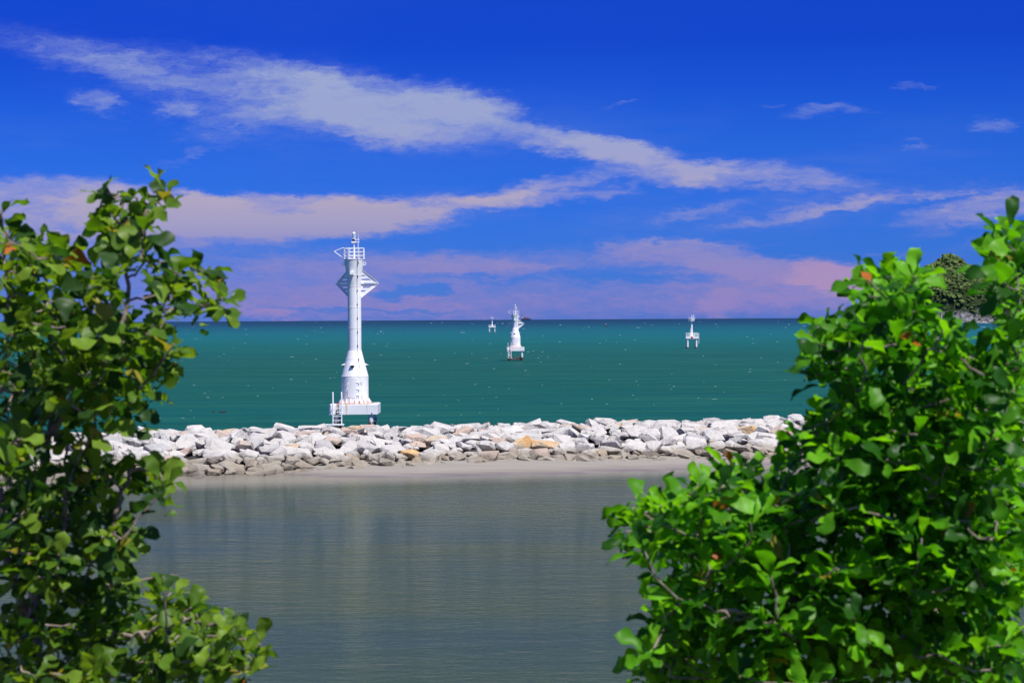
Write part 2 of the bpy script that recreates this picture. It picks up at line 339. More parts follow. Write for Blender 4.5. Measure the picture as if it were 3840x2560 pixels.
# ------------------------------------------------------------------ breakwater
def rock_mat(name, base, alt, altamt):
    m_, g = newmat(name); pos = g.n('ShaderNodeNewGeometry').outputs['Position']; s3 = g.n('ShaderNodeSeparateXYZ', {0: pos})
    oi = g.n('ShaderNodeObjectInfo').outputs['Random']
    n1 = g.noise(pos, 1.1, 7, 0.62); n2 = g.noise(pos, 5.0, 6, 0.7); n3 = g.noise(pos, 0.45, 3)
    c = g.mix(g.maprange(n1, 0.35, 0.68), c4(base), c4(sc3(base, 0.78)))
    c = g.mix(g.m('MULTIPLY', g.maprange(n3, 0.42, 0.58), altamt), c, c4(alt))
    c = g.mix(g.maprange(oi, 0, 1, 0.0, 0.30), c, c4(sc3(base, 0.62)))
    c = g.mix(g.maprange(n2, 0.60, 0.72, 0, 0.7), c, (0.13, 0.12, 0.11, 1))
    c = g.mix(g.maprange(n2, 0.44, 0.30, 0, 0.6), c, (0.66, 0.655, 0.64, 1))
    # the tide stains every stone below its line brown
    tz = g.m('ADD', s3.outputs[2], g.m('MULTIPLY', g.m('SUBTRACT', n3, 0.5), 0.9))
    stain = g.mix(g.maprange(n1, 0.35, 0.65), (0.20, 0.165, 0.115, 1), (0.30, 0.265, 0.21, 1))
    c = g.mix(g.maprange(tz, 1.08, 0.72, 0, 0.88), c, stain)
    c = g.mix(g.maprange(tz, 0.35, -0.05, 0, 0.8), c, (0.06, 0.052, 0.04, 1))
    hb = g.m('ADD', n1, g.m('MULTIPLY', n2, 0.5))
    finish(g, c, 0.82, 0.2, bump=hb, bstr=0.9, bdist=0.22); return m_
RM = [rock_mat('rock_pale', (0.54, 0.52, 0.485), (0.50, 0.46, 0.41), 0.5), rock_mat('rock_grey', (0.42, 0.41, 0.40), (0.46, 0.42, 0.38), 0.5),
      rock_mat('rock_tan', (0.47, 0.40, 0.34), (0.48, 0.34, 0.25), 0.6), rock_mat('rock_orange', (0.52, 0.43, 0.31), (0.58, 0.33, 0.11), 0.85)]
def rock_hull(seed):
    r = random.Random(seed); bm = bmesh.new()
    k = r.choice([2.4, 3.0, 4.0]); pts = []
    for i in range(r.randint(15, 21)):
        d = Vector((r.gauss(0, 1), r.gauss(0, 1), r.gauss(0, 1))).normalized()
        # super-ellipsoid: squarish quarried blocks
        q = (abs(d.x)**k+abs(d.y)**k+abs(d.z)**k)**(-1/k)
        p = d*q*r.uniform(0.86, 1.05); pts.append(bm.verts.new((p.x, p.y*r.uniform(.9, 1.1), p.z)))
    shx, shy = r.uniform(-.35, .35), r.uniform(-.3, .3)
    for v in pts: v.co.x += v.co.z*shx; v.co.y += v.co.z*shy
    bmesh.ops.convex_hull(bm, input=bm.verts)
    for v in [v for v in bm.verts if not v.link_faces]: bm.verts.remove(v)
    bmesh.ops.recalc_face_normals(bm, faces=bm.faces)
    me = bpy.data.meshes.new('rock'); bm.to_mesh(me); bm.free(); return me
ROCKV = [[None]*4 for _ in range(22)]
for i in range(22):
    base = rock_hull(100+i)
    for k in range(4):
        me = base if k == 0 else base.copy()
        me.materials.clear(); me.materials.append(RM[k]); ROCKV[i][k] = me
def prof(s):
    if s > 0.4: return 2.0-(s-0.4)*0.75
    if s > -3.4: return 2.0+(s-0.4)*0.03
    return max(-0.5, 1.88+(s+3.4)*0.285)
bwr = empty('breakwater', C0)
tag(bwr, 'long low breakwater of pale quarried rocks crossing the whole view between lagoon and sea', 'breakwater')
m_, g = newmat('rubble_core'); pos = g.n('ShaderNodeNewGeometry').outputs['Position']; n1 = g.noise(pos, 3, 5)
finish(g, g.mix(n1, (0.02, 0.018, 0.016, 1), (0.06, 0.055, 0.05, 1)), 0.9, 0.2, bump=n1, bstr=1, bdist=0.2); M['core'] = m_  # near-black colour paints in the shade between the rocks
b = MB(); ss = [-13.5, -12, -10, -8, -6, -3.4, 0.4, 2, 3.6]
vs = []; NT_ = 100
for s in ss:
    for i in range(NT_+1): vs.append(tuple(bw(-60+120*i/NT_, s, prof(s)-0.62) - C0))
b.add(vs, [(j*(NT_+1)+i, j*(NT_+1)+i+1, (j+1)*(NT_+1)+i+1, (j+1)*(NT_+1)+i) for j in range(len(ss)-1) for i in range(NT_)])
b.build('rubble_core', M['core'], bwr)
rocks = []
def add_rock(t, s, size, up=0.0):
    p = bw(t, s, prof(s)+up)
    ax = size*random.uniform(0.85, 1.35); ay = size*random.uniform(0.65, 1.0); azz = size*random.uniform(0.42, 0.72)
    tilt = math.atan(0.272) if s < -3.4 else (-0.5 if s > 0.6 else 0)
    rot = Euler((tilt+random.gauss(0, .15), random.gauss(0, .17), random.gauss(0, .6)+0.26)).to_matrix()
    p.z += random.uniform(-0.10, 0.08) - (0.10 if s > -4.5 else 0)
    q = random.random()
    k = 0 if q < .74 else (1 if q < .88 else (2 if q < .965 else 3))
    rocks.append([p, rot, (ax, ay, azz), random.randrange(22), k])
row = 0
s = 1.6
while s > -12.6:
    step = 0.95 if s > -3.4 else 0.84
    t = -46 + random.uniform(0, 1)
    while t < 46:
        size = random.choice([0.40, 0.50, 0.58, 0.66, 0.74, 0.86])*(0.92 if s < -7 else 1.0)
        add_rock(t, s+random.uniform(-.35, .35), size)
        t += size*1.66*random.uniform(0.88, 1.08)
    s -= step; row += 1
# small chinking stones
for _ in range(420): add_rock(random.uniform(-44, 44), random.uniform(-12.6, 1.0), random.uniform(0.16, 0.38), 0.14)
def pix(p):
    v = CR.transposed() @ (p-Vector((0, 0, CAMZ))); return 1920+FPX*v.x/-v.z, 1280-FPX*v.y/-v.z
def rock_score(r):
    X, Y = pix(r[0]); sz = r[2][0]*r[2][2]
    loc_s = (r[0]-C0).dot(N)
    vis = 1.0 if 250 < X < 3080 else (0.25 if 0 < X < 3840 else 0.0)
    if loc_s > 0.6: vis *= 0.05
    elif loc_s > -3: vis *= 0.5
    # sand hides the toe
    if prof(loc_s)+0.3 < 0.05*(loc_s - sand_edge((r[0]-C0).dot(T))): vis *= 0.1
    return sz*vis
rocks.sort(key=rock_score, reverse=True)
named = 0
for r in rocks[:300]:
    o = bpy.data.objects.new('rock', ROCKV[r[3]][r[4]]); col.objects.link(o); o.parent = bwr
    o.location = r[0]-C0; o.rotation_euler = r[1].to_euler(); o.scale = r[2]
    if r[4] == 3: o['label'] = 'orange stained rock'
vs, fs, mi = [], [], []; off = 0
for r in rocks[300:]:
    me = ROCKV[r[3]][0]; n = len(me.vertices); co = np.empty(n*3); me.vertices.foreach_get('co', co); co = co.reshape(-1, 3)
    co = (co*np.array(r[2])) @ np.array(r[1]).T + np.array(r[0]-C0)
    vs += co.tolist(); fs += [tuple(off+i for i in p.vertices) for p in me.polygons]; mi += [r[4]]*len(me.polygons); off += n
b = MB(); b.v = vs; b.f = fs; b.mi = mi
tag(b.build('rocks', RM, bwr), kind='stuff')

# ------------------------------------------------------------------ big beacon towers
def lattice_vane(root, ang, zc, halfw, halfh, inner):
    """diamond half: horizontal slats between the shaft and two raking edge plates"""
    rz = Matrix.Rotation(ang, 3, 'Z')
    f = lambda x, y, z: rz @ Vector((x, y, z)) + Vector((0, 0, zc))
    vr = bpy.data.objects.new('daymark_vane', None)
    th = 0.03
    b = MB(); ew = 0.30
    # edge plates (upper and lower rake) as mitred bands
    def band(sg):
        o0 = (inner*0.9, halfh*(1-inner*0.9/halfw)*sg); o1 = (halfw, 0)
        i0 = (inner*0.9, max(0.02, halfh*(1-inner*0.9/halfw)-ew)*sg); i1 = (halfw-ew*halfw/halfh*0.9, 0.0)
        pts = [f(p[0], -th/2, p[1]) for p in (o0, o1, i1, i0)]
        b.prism(pts, rz @ Vector((0, th, 0)))
    band(1)
    o_up = b.build('daymark_vane', M['white'], root)
    b = MB(); band(-1); 
    # keep both rakes one vane object: merge by parenting as edge plate
    b.build('edge_plate', M['white'], o_up)
    b = MB()
    for sg in (1, -1):    # stiffening flange along the outer edge
        a0, a1 = f(inner*0.9, 0, halfh*(1-inner*0.9/halfw)*sg), f(halfw, 0, 0)
        q = (a1-a0); L = q.length; m3 = q.to_track_quat('X', 'Z').to_matrix()
        b.box((a0+a1)/2 , (L, 0.16, 0.022), m3)
    b.build('edge_flange', M['white'], o_up)
    b = MB(); b.box(f(inner*0.9/2+halfw/2-0.05, 0, 0), (halfw-inner*0.9-0.1, 0.20, 0.05), rz); b.build('mid_flange', M['white'], o_up)
    pitch, gap = 0.315, 0.13
    for sg in (1, -1):
        z0 = 0.06
        while z0 < halfh-0.45:
            z1 = z0+pitch-gap
            xo = lambda z: halfw*(1-z/halfh)-ew*0.75
            if xo(z0) > inner+0.02:
                pts = [(inner*0.9, z0*sg), (max(inner, xo(z0)), z0*sg), (max(inner, xo(z1)), z1*sg), (inner*0.9, z1*sg)]
                bb = MB(); bb.prism([f(p[0], -th/2+0.004, p[1]) for p in pts], rz @ Vector((0, th-0.008, 0)))
                bb.build('slat', M['white'], o_up)
            z0 += pitch
    return o_up
def big_beacon(base, shaft, zplat, label, tie):
    """base: water level point on the tower axis; zplat: height of platform top; shaft: length of the straight tube"""
    root = empty('beacon_tower', base)
    tag(root, label, 'beacon tower', 'white navigation beacon towers standing in the sea')
    Z = zplat
    # platform and piles
    pf = empty('platform', (0, 0, Z)); pf.parent = root; col.objects.unlink(pf); bpy.data.objects.remove(pf)
    b = MB(); b.box((0, 0, -0.415), (3.90, 3.90, 0.83)); o = b.build('platform', M['platform'], root, bevel=0.03); o.location = (0, 0, Z)
    b = MB(); b.lathe([(0, 0.006), (1.62, 0.006)], 36); q = b.build('rust_ring', M['rust'], o)
    b = MB(); b.box((1.5, -1.96, -0.70), (0.10, 0.03, 0.06)); b.build('drain', M['dark'], o)
    for (x, y) in ((-1.42, -1.60), (1.42, -1.60), (-1.42, 1.42), (1.42, 1.42)):
        b = MB(); b.lathe([(0.27, -1.5), (0.27, 0.25), (0.25, 0.6), (0.24, Z-0.83)], 14, (x, y, 0)); b.build('pile', M['pile'], root, smooth=True)
    if tie:
        b = MB(); 
        b.box((0, -1.42, 0.50), (2.7, 0.42, 0.55)); b.box((0, 1.42, 0.50), (2.7, 0.42, 0.55))
        b.box((-1.42, 0, 0.50), (0.42, 2.4, 0.55)); b.box((1.42, 0, 0.50), (0.42, 2.4, 0.55))
        b.build('tie_beam', M['pile'], root, bevel=0.04)
    # foot skirt with fins
    z0 = 0.0
    b = MB(); b.lathe([(1.36, 0.01), (1.36, 0.06), (1.13, 0.065), (1.13, 0.50)], 40)
    o = b.build('foot_skirt', M['skirt'], root, smooth=True); o.location = (0, 0, Z)
    for k in range(20):
        a_ = 2*math.pi*(k+0.3)/20; rz = Matrix.Rotation(a_, 3, 'Z')
        bb = MB(); pts = [rz @ Vector((x, -0.02, z)) for x, z in ((1.10, 0.06), (1.34, 0.06), (1.33, 0.16), (1.15, 0.46), (1.10, 0.46))]
        bb.prism(pts, rz @ Vector((0, 0.04, 0))); bb.build('fin', M['skirt'], o)
    zc0, zc1, zc2 = Z+2.22, Z+3.62, Z+4.38
    b = MB(); b.lathe([(1.107, Z+0.30), (1.107, zc0)], 56); cyl = b.build('drum', M['white'], root, smooth=True)
    b = MB(); b.lathe([(1.107, zc0), (0.736, zc1), (0.552, zc2)], 56); cone = b.build('cone', M['white'], root, smooth=True)
    zs = zc2+shaft; zf = zs+2.20      # flare starts, deck
    b = MB(); b.lathe([(0.548, zc2), (0.548, zs)], 48); sh = b.build('shaft', M['white'], root, smooth=True)
    b = MB(); b.lathe([(0.548, zs), (0.62, zs+0.9), (0.81, zf), (0.83, zf), (0.83, zf+0.05), (0.0, zf+0.05)], 48); fl = b.build('flared_head', M['white'], root, smooth=True)
    # weld seams
    def seam(par, r, z): 
        bb = MB(); bb.lathe([(r, z-0.018), (r+0.012, z-0.01), (r+0.012, z+0.01), (r, z+0.018)], 48); bb.build('weld_seam', M['seam'], par, smooth=True)
    seam(cone, 1.107, zc0); seam(cone, 0.736, zc1); seam(cyl, 1.107, Z+0.52)
    zz = zs
    while zz > zc2+0.2: seam(sh, 0.548, zz); zz -= 1.70
    seam(sh, 0.552, zc2); seam(fl, 0.625, zs+0.92)
    # door with three hinges and a lever, on the camera side
    def oncyl(a_, r, z): return Vector((r*math.sin(a_), -r*math.cos(a_), z))
    b = MB(); a0, a1 = -0.44, 0.30; zb, zt = Z+0.48, Z+2.12
    n = 14; ring = []
    for i in range(2*n):
        ph = math.pi*i/n*1.0; cx, cz = math.cos(ph), math.sin(ph)
        ex = abs(cx)**0.35*math.copysign(1, cx); ez = abs(cz)**0.8*math.copysign(1, cz)
        ring.append(((a0+a1)/2+(a1-a0)/2*(abs(cx)**0.25*math.copysign(1, cx)), (zb+zt)/2+(zt-zb)/2*(ez if abs(ez) > 0 else 0)*(1.0)))
    vs = [oncyl(a_, 1.150, z) for a_, z in ring] + [oncyl(a_, 1.10, z) for a_, z in ring]
    k = len(ring)
    # slice curved door into columns between its upper and lower edges
    cols = 9; vs = []; fs = []
    for i in range(cols+1):
        u = -1+2*i/cols; a_ = (a0+a1)/2+(a1-a0)/2*u; hh = (zt-zb)/2*(0.90+0.10*math.sqrt(max(0, 1-u*u)))
        for r_ in (1.145, 1.10):
            for sg in (-1, 1): vs.append(oncyl(a_, r_, (zb+zt)/2+sg*hh))
    for i in range(cols):
        p = i*4; q = p+4
        fs += [(p, q, q+1, p+1), (p+1, q+1, q+3, p+3), (p, p+2, q+2, q)]
    fs += [(0, 1, 3, 2), (cols*4, cols*4+2, cols*4+3, cols*4+1)]
    b.add(vs, fs); door = b.build('door', M['white'], root, smooth=True)
    for zh in (Z+0.72, Z+1.22, Z+1.74):
        bb = MB(); p0 = oncyl(0.16, 1.165, zh); p1 = oncyl(0.36, 1.165, zh)
        bb.tube(p0, p1, 0.028, n=6); bb.tube(p1-Vector((0, 0, 0.10)), p1+Vector((0, 0, 0.06)), 0.04, n=8); bb.build('hinge', M['white'], door)
    for zh in (Z+0.66, Z+1.70):
        bb = MB(); bb.tube(oncyl(-0.50, 1.15, zh-0.12), oncyl(-0.40, 1.19, zh+0.14), 0.025, n=6); bb.build('latch', M['white'], door)
    bb = MB(); bb.tube(oncyl(-0.47, 1.12, Z+1.26), oncyl(-0.47, 1.26, Z+1.26), 0.04, n=8); bb.tube(oncyl(-0.47, 1.25, Z+1.0), oncyl(-0.42, 1.25, Z+1.8), 0.028, n=8); bb.build('lever', M['white'], door)
    # portholes with hoods
    for a_ in (-0.12, R(100), R(-82)):
        zz = Z+3.12; r_ = 0.87
        def lc(dx, dy, dz):
            return oncyl(a_, r_-dy, zz+dz) + Vector((math.cos(a_), math.sin(a_), 0))*dx
        bb = MB(); bb.box((0, 0, 0), (0.24, 0.06, 0.18), Matrix.Rotation(a_, 3, 'Z')); bb.v = [tuple(Vector(v)+lc(0, -0.035, -0.06)) for v in bb.v]
        w_ = bb.build('porthole', M['window'], cone)
        bb = MB(); bb.add([lc(-.15, .12, .20), lc(.15, .12, .20), lc(.16, -.24, .02), lc(-.16, -.24, .02), lc(-.15, .2, -.02), lc(.15, .2, -.02)], [(0, 1, 2, 3), (0, 3, 4), (1, 5, 2)])
        bb.build('hood', M['white'], w_)
    # conduit and clips
    b = MB(); b.path([oncyl(0.48, 1.13, Z+1.6), oncyl(0.48, 1.13, Z+1.75)], [0.02, 0.02]); 
    b.path([oncyl(0.50, 0.97, Z+2.90), oncyl(0.46, 0.755, zc1), oncyl(0.50, 0.585, zc2), oncyl(0.50, 0.575, zs), oncyl(0.46, 0.66, zs+0.9), oncyl(0.38, 0.84, zf)], [0.012]*6, 6)
    b.build('conduit', M['grey'], root)
    zz = zs+1.9; 
    while zz > Z+2.9:
        r_ = 0.555 if zc2 < zz < zs else (0.555+0.552*(zc2-zz)/2.16 if zz <= zc2 else 0.56+0.12*(zz-zs))
        bb = MB(); bb.box(oncyl(0.50, r_+0.03, zz), (0.05, 0.06, 0.20), Matrix.Rotation(0.5, 3, 'Z')); bb.build('clip', M['dark'], root); zz -= 1.12
    for zz in (Z+1.7, Z+0.6):
        bb = MB(); bb.box(oncyl(0.62, 1.14, zz), (0.05, 0.07, 0.24), Matrix.Rotation(0.6, 3, 'Z')); bb.build('clip', M['white'], root)
    # small box on head, lifting eyes
    b = MB(); b.box((-0.14, -0.78, zs+1.08), (0.28, 0.34, 0.24)); b.build('lamp_box', M['white'], root, bevel=0.01)
    for sx_ in (-1, 1):
        bb = MB(); c = Vector((sx_*0.86, 0, zf-0.36)); pr = None
        pts = [c+Vector((0.11*math.cos(x), 0, 0.11*math.sin(x))) for x in np.linspace(0, 2*math.pi, 15)]
        bb.path(pts, [0.035]*15, 6); bb.build('lifting_eye', M['white'], root)
    # daymark vanes (two half diamonds and one pointing away)
    zd = zf-1.93
    lattice_vane(root, R(4), zd, 2.04, 1.62, 0.60)
    lattice_vane(root, R(141), zd, 2.04, 1.62, 0.60)
    lattice_vane(root, R(72), zd, 1.9, 1.55, 0.60)
    # deck rail
    rl = MB(); hh = 0.92; rr = 0.80
    sq = [(-rr, -0.42), (-0.42, -rr), (0.42, -rr), (rr, -0.42), (rr, 0.42), (0.42, rr), (-0.42, rr), (-rr, 0.42)]
    for zz in (0.32, 0.62, hh):
        for i in range(8):
            p, q = sq[i], sq[(i+1) % 8]; rl.tube((p[0], p[1], zf+zz), (q[0], q[1], zf+zz), 0.026, n=6)
    rail = rl.build('railing', M['white'], root)
    for p in sq:
        bb = MB(); bb.tube((p[0], p[1], zf+0.04), (p[0], p[1], zf+hh), 0.03, n=6); bb.build('post', M['white'], rail)
    b = MB(); b.path([(-0.78, -0.2, zf+hh), (-0.90, -0.2, zf+hh+0.03), (-1.60, -0.2, zf+hh-0.25), (-0.78, -0.2, zf+0.04)], [0.034]*4, 6); b.build('davit', M['white'], root)
    b = MB(); b.box((-0.25, -0.55, zf+0.09), (0.3, 0.2, 0.08)); b.box((0.45, -0.5, zf+0.1), (0.16, 0.16, 0.1)); b.build('deck_box', M['white'], root)
    # lantern mast
    b = MB(); b.tube((0, 0, zf+0.05), (0, 0, zf+0.95), 0.095, n=14); b.tube((0, 0, zf+0.95), (0, 0, zf+1.36), 0.06, n=12)
    mast = b.build('mast', M['white'], root, smooth=True)
    b = MB(); b.box((0, 0, zf+1.42), (0.40, 0.22, 0.14)); b.box((0, 0, zf+1.37), (0.24, 0.16, 0.06)); b.build('control_box', M['white'], mast)
    b = MB(); b.tube((-0.04, 0, zf+1.50), (-0.04, 0, zf+1.64), 0.10, 0.12, 10); b.build('lamp_changer', M['dark'], mast)
    b = MB(); b.lathe([(0.0, 0.0), (0.16, 0.0), (0.17, 0.03), (0.16, 0.06)], 20, (0, 0, zf+1.66)); b.lathe([(0.145, 0.50), (0.10, 0.56), (0.05, 0.59), (0.03, 0.66), (0.0, 0.67)], 20, (0, 0, zf+1.62))
    lt = b.build('lantern', M['white'], mast, smooth=True)
    b = MB(); b.lathe([(0.13, 0.0), (0.15, 0.10), (0.15, 0.30), (0.14, 0.42), (0.0, 0.43)], 20, (0, 0, zf+1.72)); b.build('lens', M['lens'], lt, smooth=True)
    b = MB(); b.lathe([(0.05, 0), (0.06, 0.34)], 10, (0, 0, zf+1.73)); b.build('lamp_core', M['grey'], lt)
    b = MB(); b.path([(-0.15, -0.05, zf+1.42), (-0.26, -0.05, zf+1.3), (-0.25, -0.05, zf+1.12), (-0.05, -0.05, zf+1.1)], [0.012]*4, 5); b.build('cable', M['dark'], mast)
    b = MB(); b.tube((0.34, -0.1, zf+0.05), (0.34, -0.1, zf+1.75), 0.034, n=8); b.tube((0.36, -0.1, zf+1.75), (0.36, -0.1, zf+2.1), 0.014, n=6)
    for zz in (1.40, 1.60):
        b.tube((0.08, -0.1, zf+zz), (0.42, -0.1, zf+zz), 0.03, n=6); b.box((0.40, -0.1, zf+zz), (0.09, 0.09, 0.10))
    b.build('antenna', M['white'], root)
    # boat ladder on the left of the front face
    la = MB(); y_ = -2.25
    for x in (-1.61, -0.91):
        la.tube((x, y_, 0.55), (x, y_, Z+0.92), 0.05, n=8); la.path([(x, y_, Z+0.92), (x, y_+0.14, Z+0.98), (x, y_+0.3, Z+0.92), (x, y_+0.3, Z)], [0.045]*4, 6)
    lo = la.build('ladder', M['white'], root, smooth=True)
    zz = 0.65
    while zz < Z-0.1:
        bb = MB(); bb.tube((-1.61, y_, zz), (-0.91, y_, zz), 0.028, n=6); bb.build('rung', M['white'], lo); zz += 0.33
    for zz in (Z-0.15, Z-0.65):
        for x in (-1.61, -0.91):
            bb = MB(); bb.tube((x, y_, zz), (x, -1.94, zz), 0.03, n=6); bb.build('bracket', M['white'], lo)
    b = MB(); b.box((-1.33, -1.97, Z-0.62), (0.13, 0.05, 0.34)); b.build('hatch', M['dark'], root)
    return root
b1 = P(1332, 1612, 162.2); b1.z = 0
t1 = big_beacon(b1, 5.13, 2.24, 'tall white beacon tower behind the rocks, with a long plain shaft and rust streaked platform', False)
b = MB(); yy = -2.6
for x in (-2.15, -0.75): b.box((x, yy, 0.62), (0.08, 0.9, 0.08))
for y in (yy-0.42, yy+0.42): b.box((-1.45, y, 0.66), (1.5, 0.08, 0.08))
for k in range(5): b.box((-2.0+0.28*k, yy, 0.70), (0.06, 0.8, 0.03))
b.build('landing_grate', M['white'], t1)
b2 = P(1933, 1352, 436); b2.z = 0
t2 = big_beacon(b2, 0.50, 2.95, 'short stout white beacon tower with slatted diamond daymark, on four piles in the middle distance', True)

# ------------------------------------------------------------------ small platform beacons
def small_beacon(base, dz, w, ladder_side, label, redpanel):
    root = empty('platform_beacon', base); tag(root, label, 'beacon', 'small two legged platform beacons far out at sea')
    zd = 2.90+dz
    for sx_ in (-1, 1):
        for sy in (-1, 1):
            b = MB(); b.lathe([(0.33, -1.0), (0.33, 0.3), (0.29, 0.7), (0.29, zd)], 12, (sx_*(w/2-0.55), sy*0.9, 0)); b.build('pile', M['pilew'], root, smooth=True)
    b = MB(); b.box((0, 0, zd+0.37), (w, 2.7, 0.74)); slab = b.build('deck', M['white'], root, bevel=0.03)
    if redpanel:
        b = MB(); b.box((-0.06, -1.37, zd+0.36), (0.58, 0.05, 0.68)); b.build('red_panel', M['red'], slab)
    else:
        b = MB(); b.prism([(-0.45, -1.37, zd-0.02), (0.45, -1.37, zd-0.02), (0, -1.37, zd+0.6)], (0, -0.03, 0)); b.build('bracket_notch', M['dark'], slab)
    zr = zd+0.74; r_ = MB(); hw = w/2-0.12
    cs_ = [(-hw, -1.25), (hw, -1.25), (hw, 1.25), (-hw, 1.25)]
    for zz in (0.32, 0.65, 1.0):
        for i in range(4):
            p, q = cs_[i], cs_[(i+1) % 4]; r_.tube((p[0], p[1], zr+zz), (q[0], q[1], zr+zz), 0.055, n=6)
    rail = r_.build('railing', M['white'], root)
    for i in range(5):
        for y in (-1.25, 1.25):
            x = -hw+2*hw*i/4; bb = MB(); bb.tube((x, y, zr), (x, y, zr+1.0), 0.055, n=6); bb.build('post', M['white'], rail)
    zb = 8.14+dz*1.4
    b = MB(); b.lathe([(0.55, zr), (0.40, zr+0.5), (0.33, zr+1.2), (0.29, zr+2.6), (0.27, zb)], 20); b.build('column', M['white'], root, smooth=True)
    b = MB(); b.tube((-0.40, -0.3, zr), (-0.36, -0.3, zr+2.4), 0.06, n=6); b.build('pipe', M['white'], root)
    # basket
    b = MB(); b.lathe([(0.0, zb), (0.80, zb), (0.84, zb+0.08), (0.0, zb+0.09)], 8); bk = b.build('top_deck', M['white'], root)
    b = MB(); n = 8
    for k, (r0, zz) in enumerate(((0.86, 0.35), (0.95, 0.7), (1.08, 1.15))):
        pts = [Vector((r0*math.cos(2*math.pi*(i+.5)/n), r0*math.sin(2*math.pi*(i+.5)/n), zb+zz)) for i in range(n+1)]
        b.path(pts, [0.06]*(n+1), 6)
    rr = b.build('basket_rail', M['white'], bk)
    for i in range(n):
        a_ = 2*math.pi*(i+.5)/n; bb = MB(); bb.tube((0.80*math.cos(a_), 0.80*math.sin(a_), zb+0.05), (1.08*math.cos(a_), 1.08*math.sin(a_), zb+1.15), 0.055, n=6); bb.build('post', M['white'], rr)
    b = MB()
    a0 = 2*math.pi*(4.5)/n; a1 = 2*math.pi*(5.5)/n; a2 = 2*math.pi*6.1/n
    q = [(0.82*math.cos(a0), 0.82*math.sin(a0)-0.02, zb+0.05), (0.82*math.cos(a1), 0.82*math.sin(a1)-0.02, zb+0.05), (0.92*math.cos(a1), 0.92*math.sin(a1)-0.02, zb+0.8), (0.92*math.cos(a0), 0.92*math.sin(a0)-0.02, zb+0.8)]
    b.prism(q, (0, 0.03, 0)); q2 = [(0.82*math.cos(a1), 0.82*math.sin(a1)-0.02, zb+0.05), (0.05, -0.78, zb+0.05), (0.05, -0.86, zb+0.8), (0.92*math.cos(a1), 0.92*math.sin(a1)-0.02, zb+0.8)]
    b.prism(q2, (0, 0.03, 0)); b.build('name_plate', M['white'], bk)
    b = MB(); b.tube((0.05, 0, zb+0.1), (0.05, 0, zb+1.45), 0.09, n=8); b.lathe([(0.16, zb+1.45), (0.16, zb+1.6), (0.10, zb+1.65), (0.10, zb+1.85), (0.0, zb+1.92)], 12, (0.05, 0, 0)); b.build('lantern', M['white'], bk, smooth=True)
    xs = 0.55 if ladder_side > 0 else -0.75
    b = MB(); b.tube((xs, -0.2, zb+0.1), (xs, -0.2, zb+2.0), 0.08, n=8); b.box((xs+0.15, -0.2, zb+1.95), (0.34, 0.12, 0.09)); b.box((xs+0.2, -0.2, zb+1.68), (0.12, 0.12, 0.16)); b.build('antenna', M['white'], bk)
    lx = ladder_side*(w/2+0.22)
    b = MB()
    for y in (-0.9, -0.45): b.tube((lx, y, 1.4), (lx, y, zr+1.0), 0.055, n=6)
    lad = b.build('ladder', M['white'], root)
    zz = 1.6
    while zz < zr+1.0:
        bb = MB(); bb.tube((lx, -0.9, zz), (lx, -0.45, zz), 0.035, n=6); bb.build('rung', M['white'], lad); zz += 0.35
    for zz in (zd+0.15, zd+0.5, zr+0.3, zr+0.65):
        bb = MB(); bb.tube((lx, -0.9, zz), (ladder_side*(w/2-0.1), -0.9, zz), 0.04, n=6); bb.build('bracket', M['white'], lad)
    return root
m_, g = newmat('pile_painted'); pos = g.n('ShaderNodeNewGeometry').outputs['Position']; s3 = g.n('ShaderNodeSeparateXYZ', {0: pos}); n1 = g.noise(pos, 3.0, 5, 0.7)
fz = g.m('ADD', g.maprange(s3.outputs[2], 0.1, 0.9, 0.5, -0.1), n1)
finish(g, g.mix(g.maprange(fz, 0.60, 0.75), (0.70, 0.69, 0.68, 1), (0.10, 0.08, 0.06, 1)), 0.8, 0.2, bump=n1, bstr=0.5, bdist=0.08); M['pilew'] = m_
p3 = P(2594, 1306, 603); p3.z = 0
small_beacon(p3, 0.0, 3.75, 1, 'small white platform beacon with a red panel on its deck, alone right of centre', True)
p4 = P(1845.8, 1248, 1371); p4.z = 0
small_beacon(p4, 0.75, 4.7, -1, 'tiny white platform beacon far away, just left of the stout beacon tower', False)

# ------------------------------------------------------------------ ship and buoy
sp = P(1973, 1198.6, 25000); sp.z = 0
ship = empty('cargo_ship', sp); ship.scale = (1, 1, 1.75); tag(ship, 'dark blue cargo ship on the horizon behind the stout beacon tower', 'ship')
mb_ = lambda nm, c, d: plain(nm, c, 0.6)
hullm = plain('hull_blue', (0.012, 0.035, 0.10), 0.6, scale=0.1); orange = plain('cargo_rust', (0.20, 0.06, 0.05), 0.7, scale=0.1); cream = plain('bridge_cream', (0.35, 0.33, 0.32), 0.6, scale=0.1)
b = MB(); xs = np.linspace(-62, 62, 15); vs = []; fs = []
for i, x in enumerate(xs):
    u = x/62; wd = 10*(1-max(0, u)**4*0.95)*(1-max(0, -u)**6*0.3); top = 10 + (6*max(0, (u-0.75)/0.25)**1.2) + (3 if u < -0.8 else 0)
    xb = x - (6*max(0, u)**6)
    vs += [(x, -wd, top), (xb, -wd*0.8, -2), (xb, wd*0.8, -2), (x, wd, top)]
for i in range(14):
    p = i*4; q = p+4; fs += [(p, q, q+1, p+1), (p+1, q+1, q+2, p+2), (p+2, q+2, q+3, p+3), (p+3, q+3, q, p)]
fs += [(0, 1, 2, 3), (56, 59, 58, 57)]
b.add(vs, fs); b.build('hull', hullm, ship)
b = MB(); b.box((-48, 0, 19), (16, 16, 18)); b.box((-46, 0, 30), (8, 20, 5)); br = b.build('bridge', cream, ship)
b = MB(); b.tube((-54, 0, 26), (-55, 0, 37), 2.6, 2.2, 10); b.build('funnel', M['dark'], br)
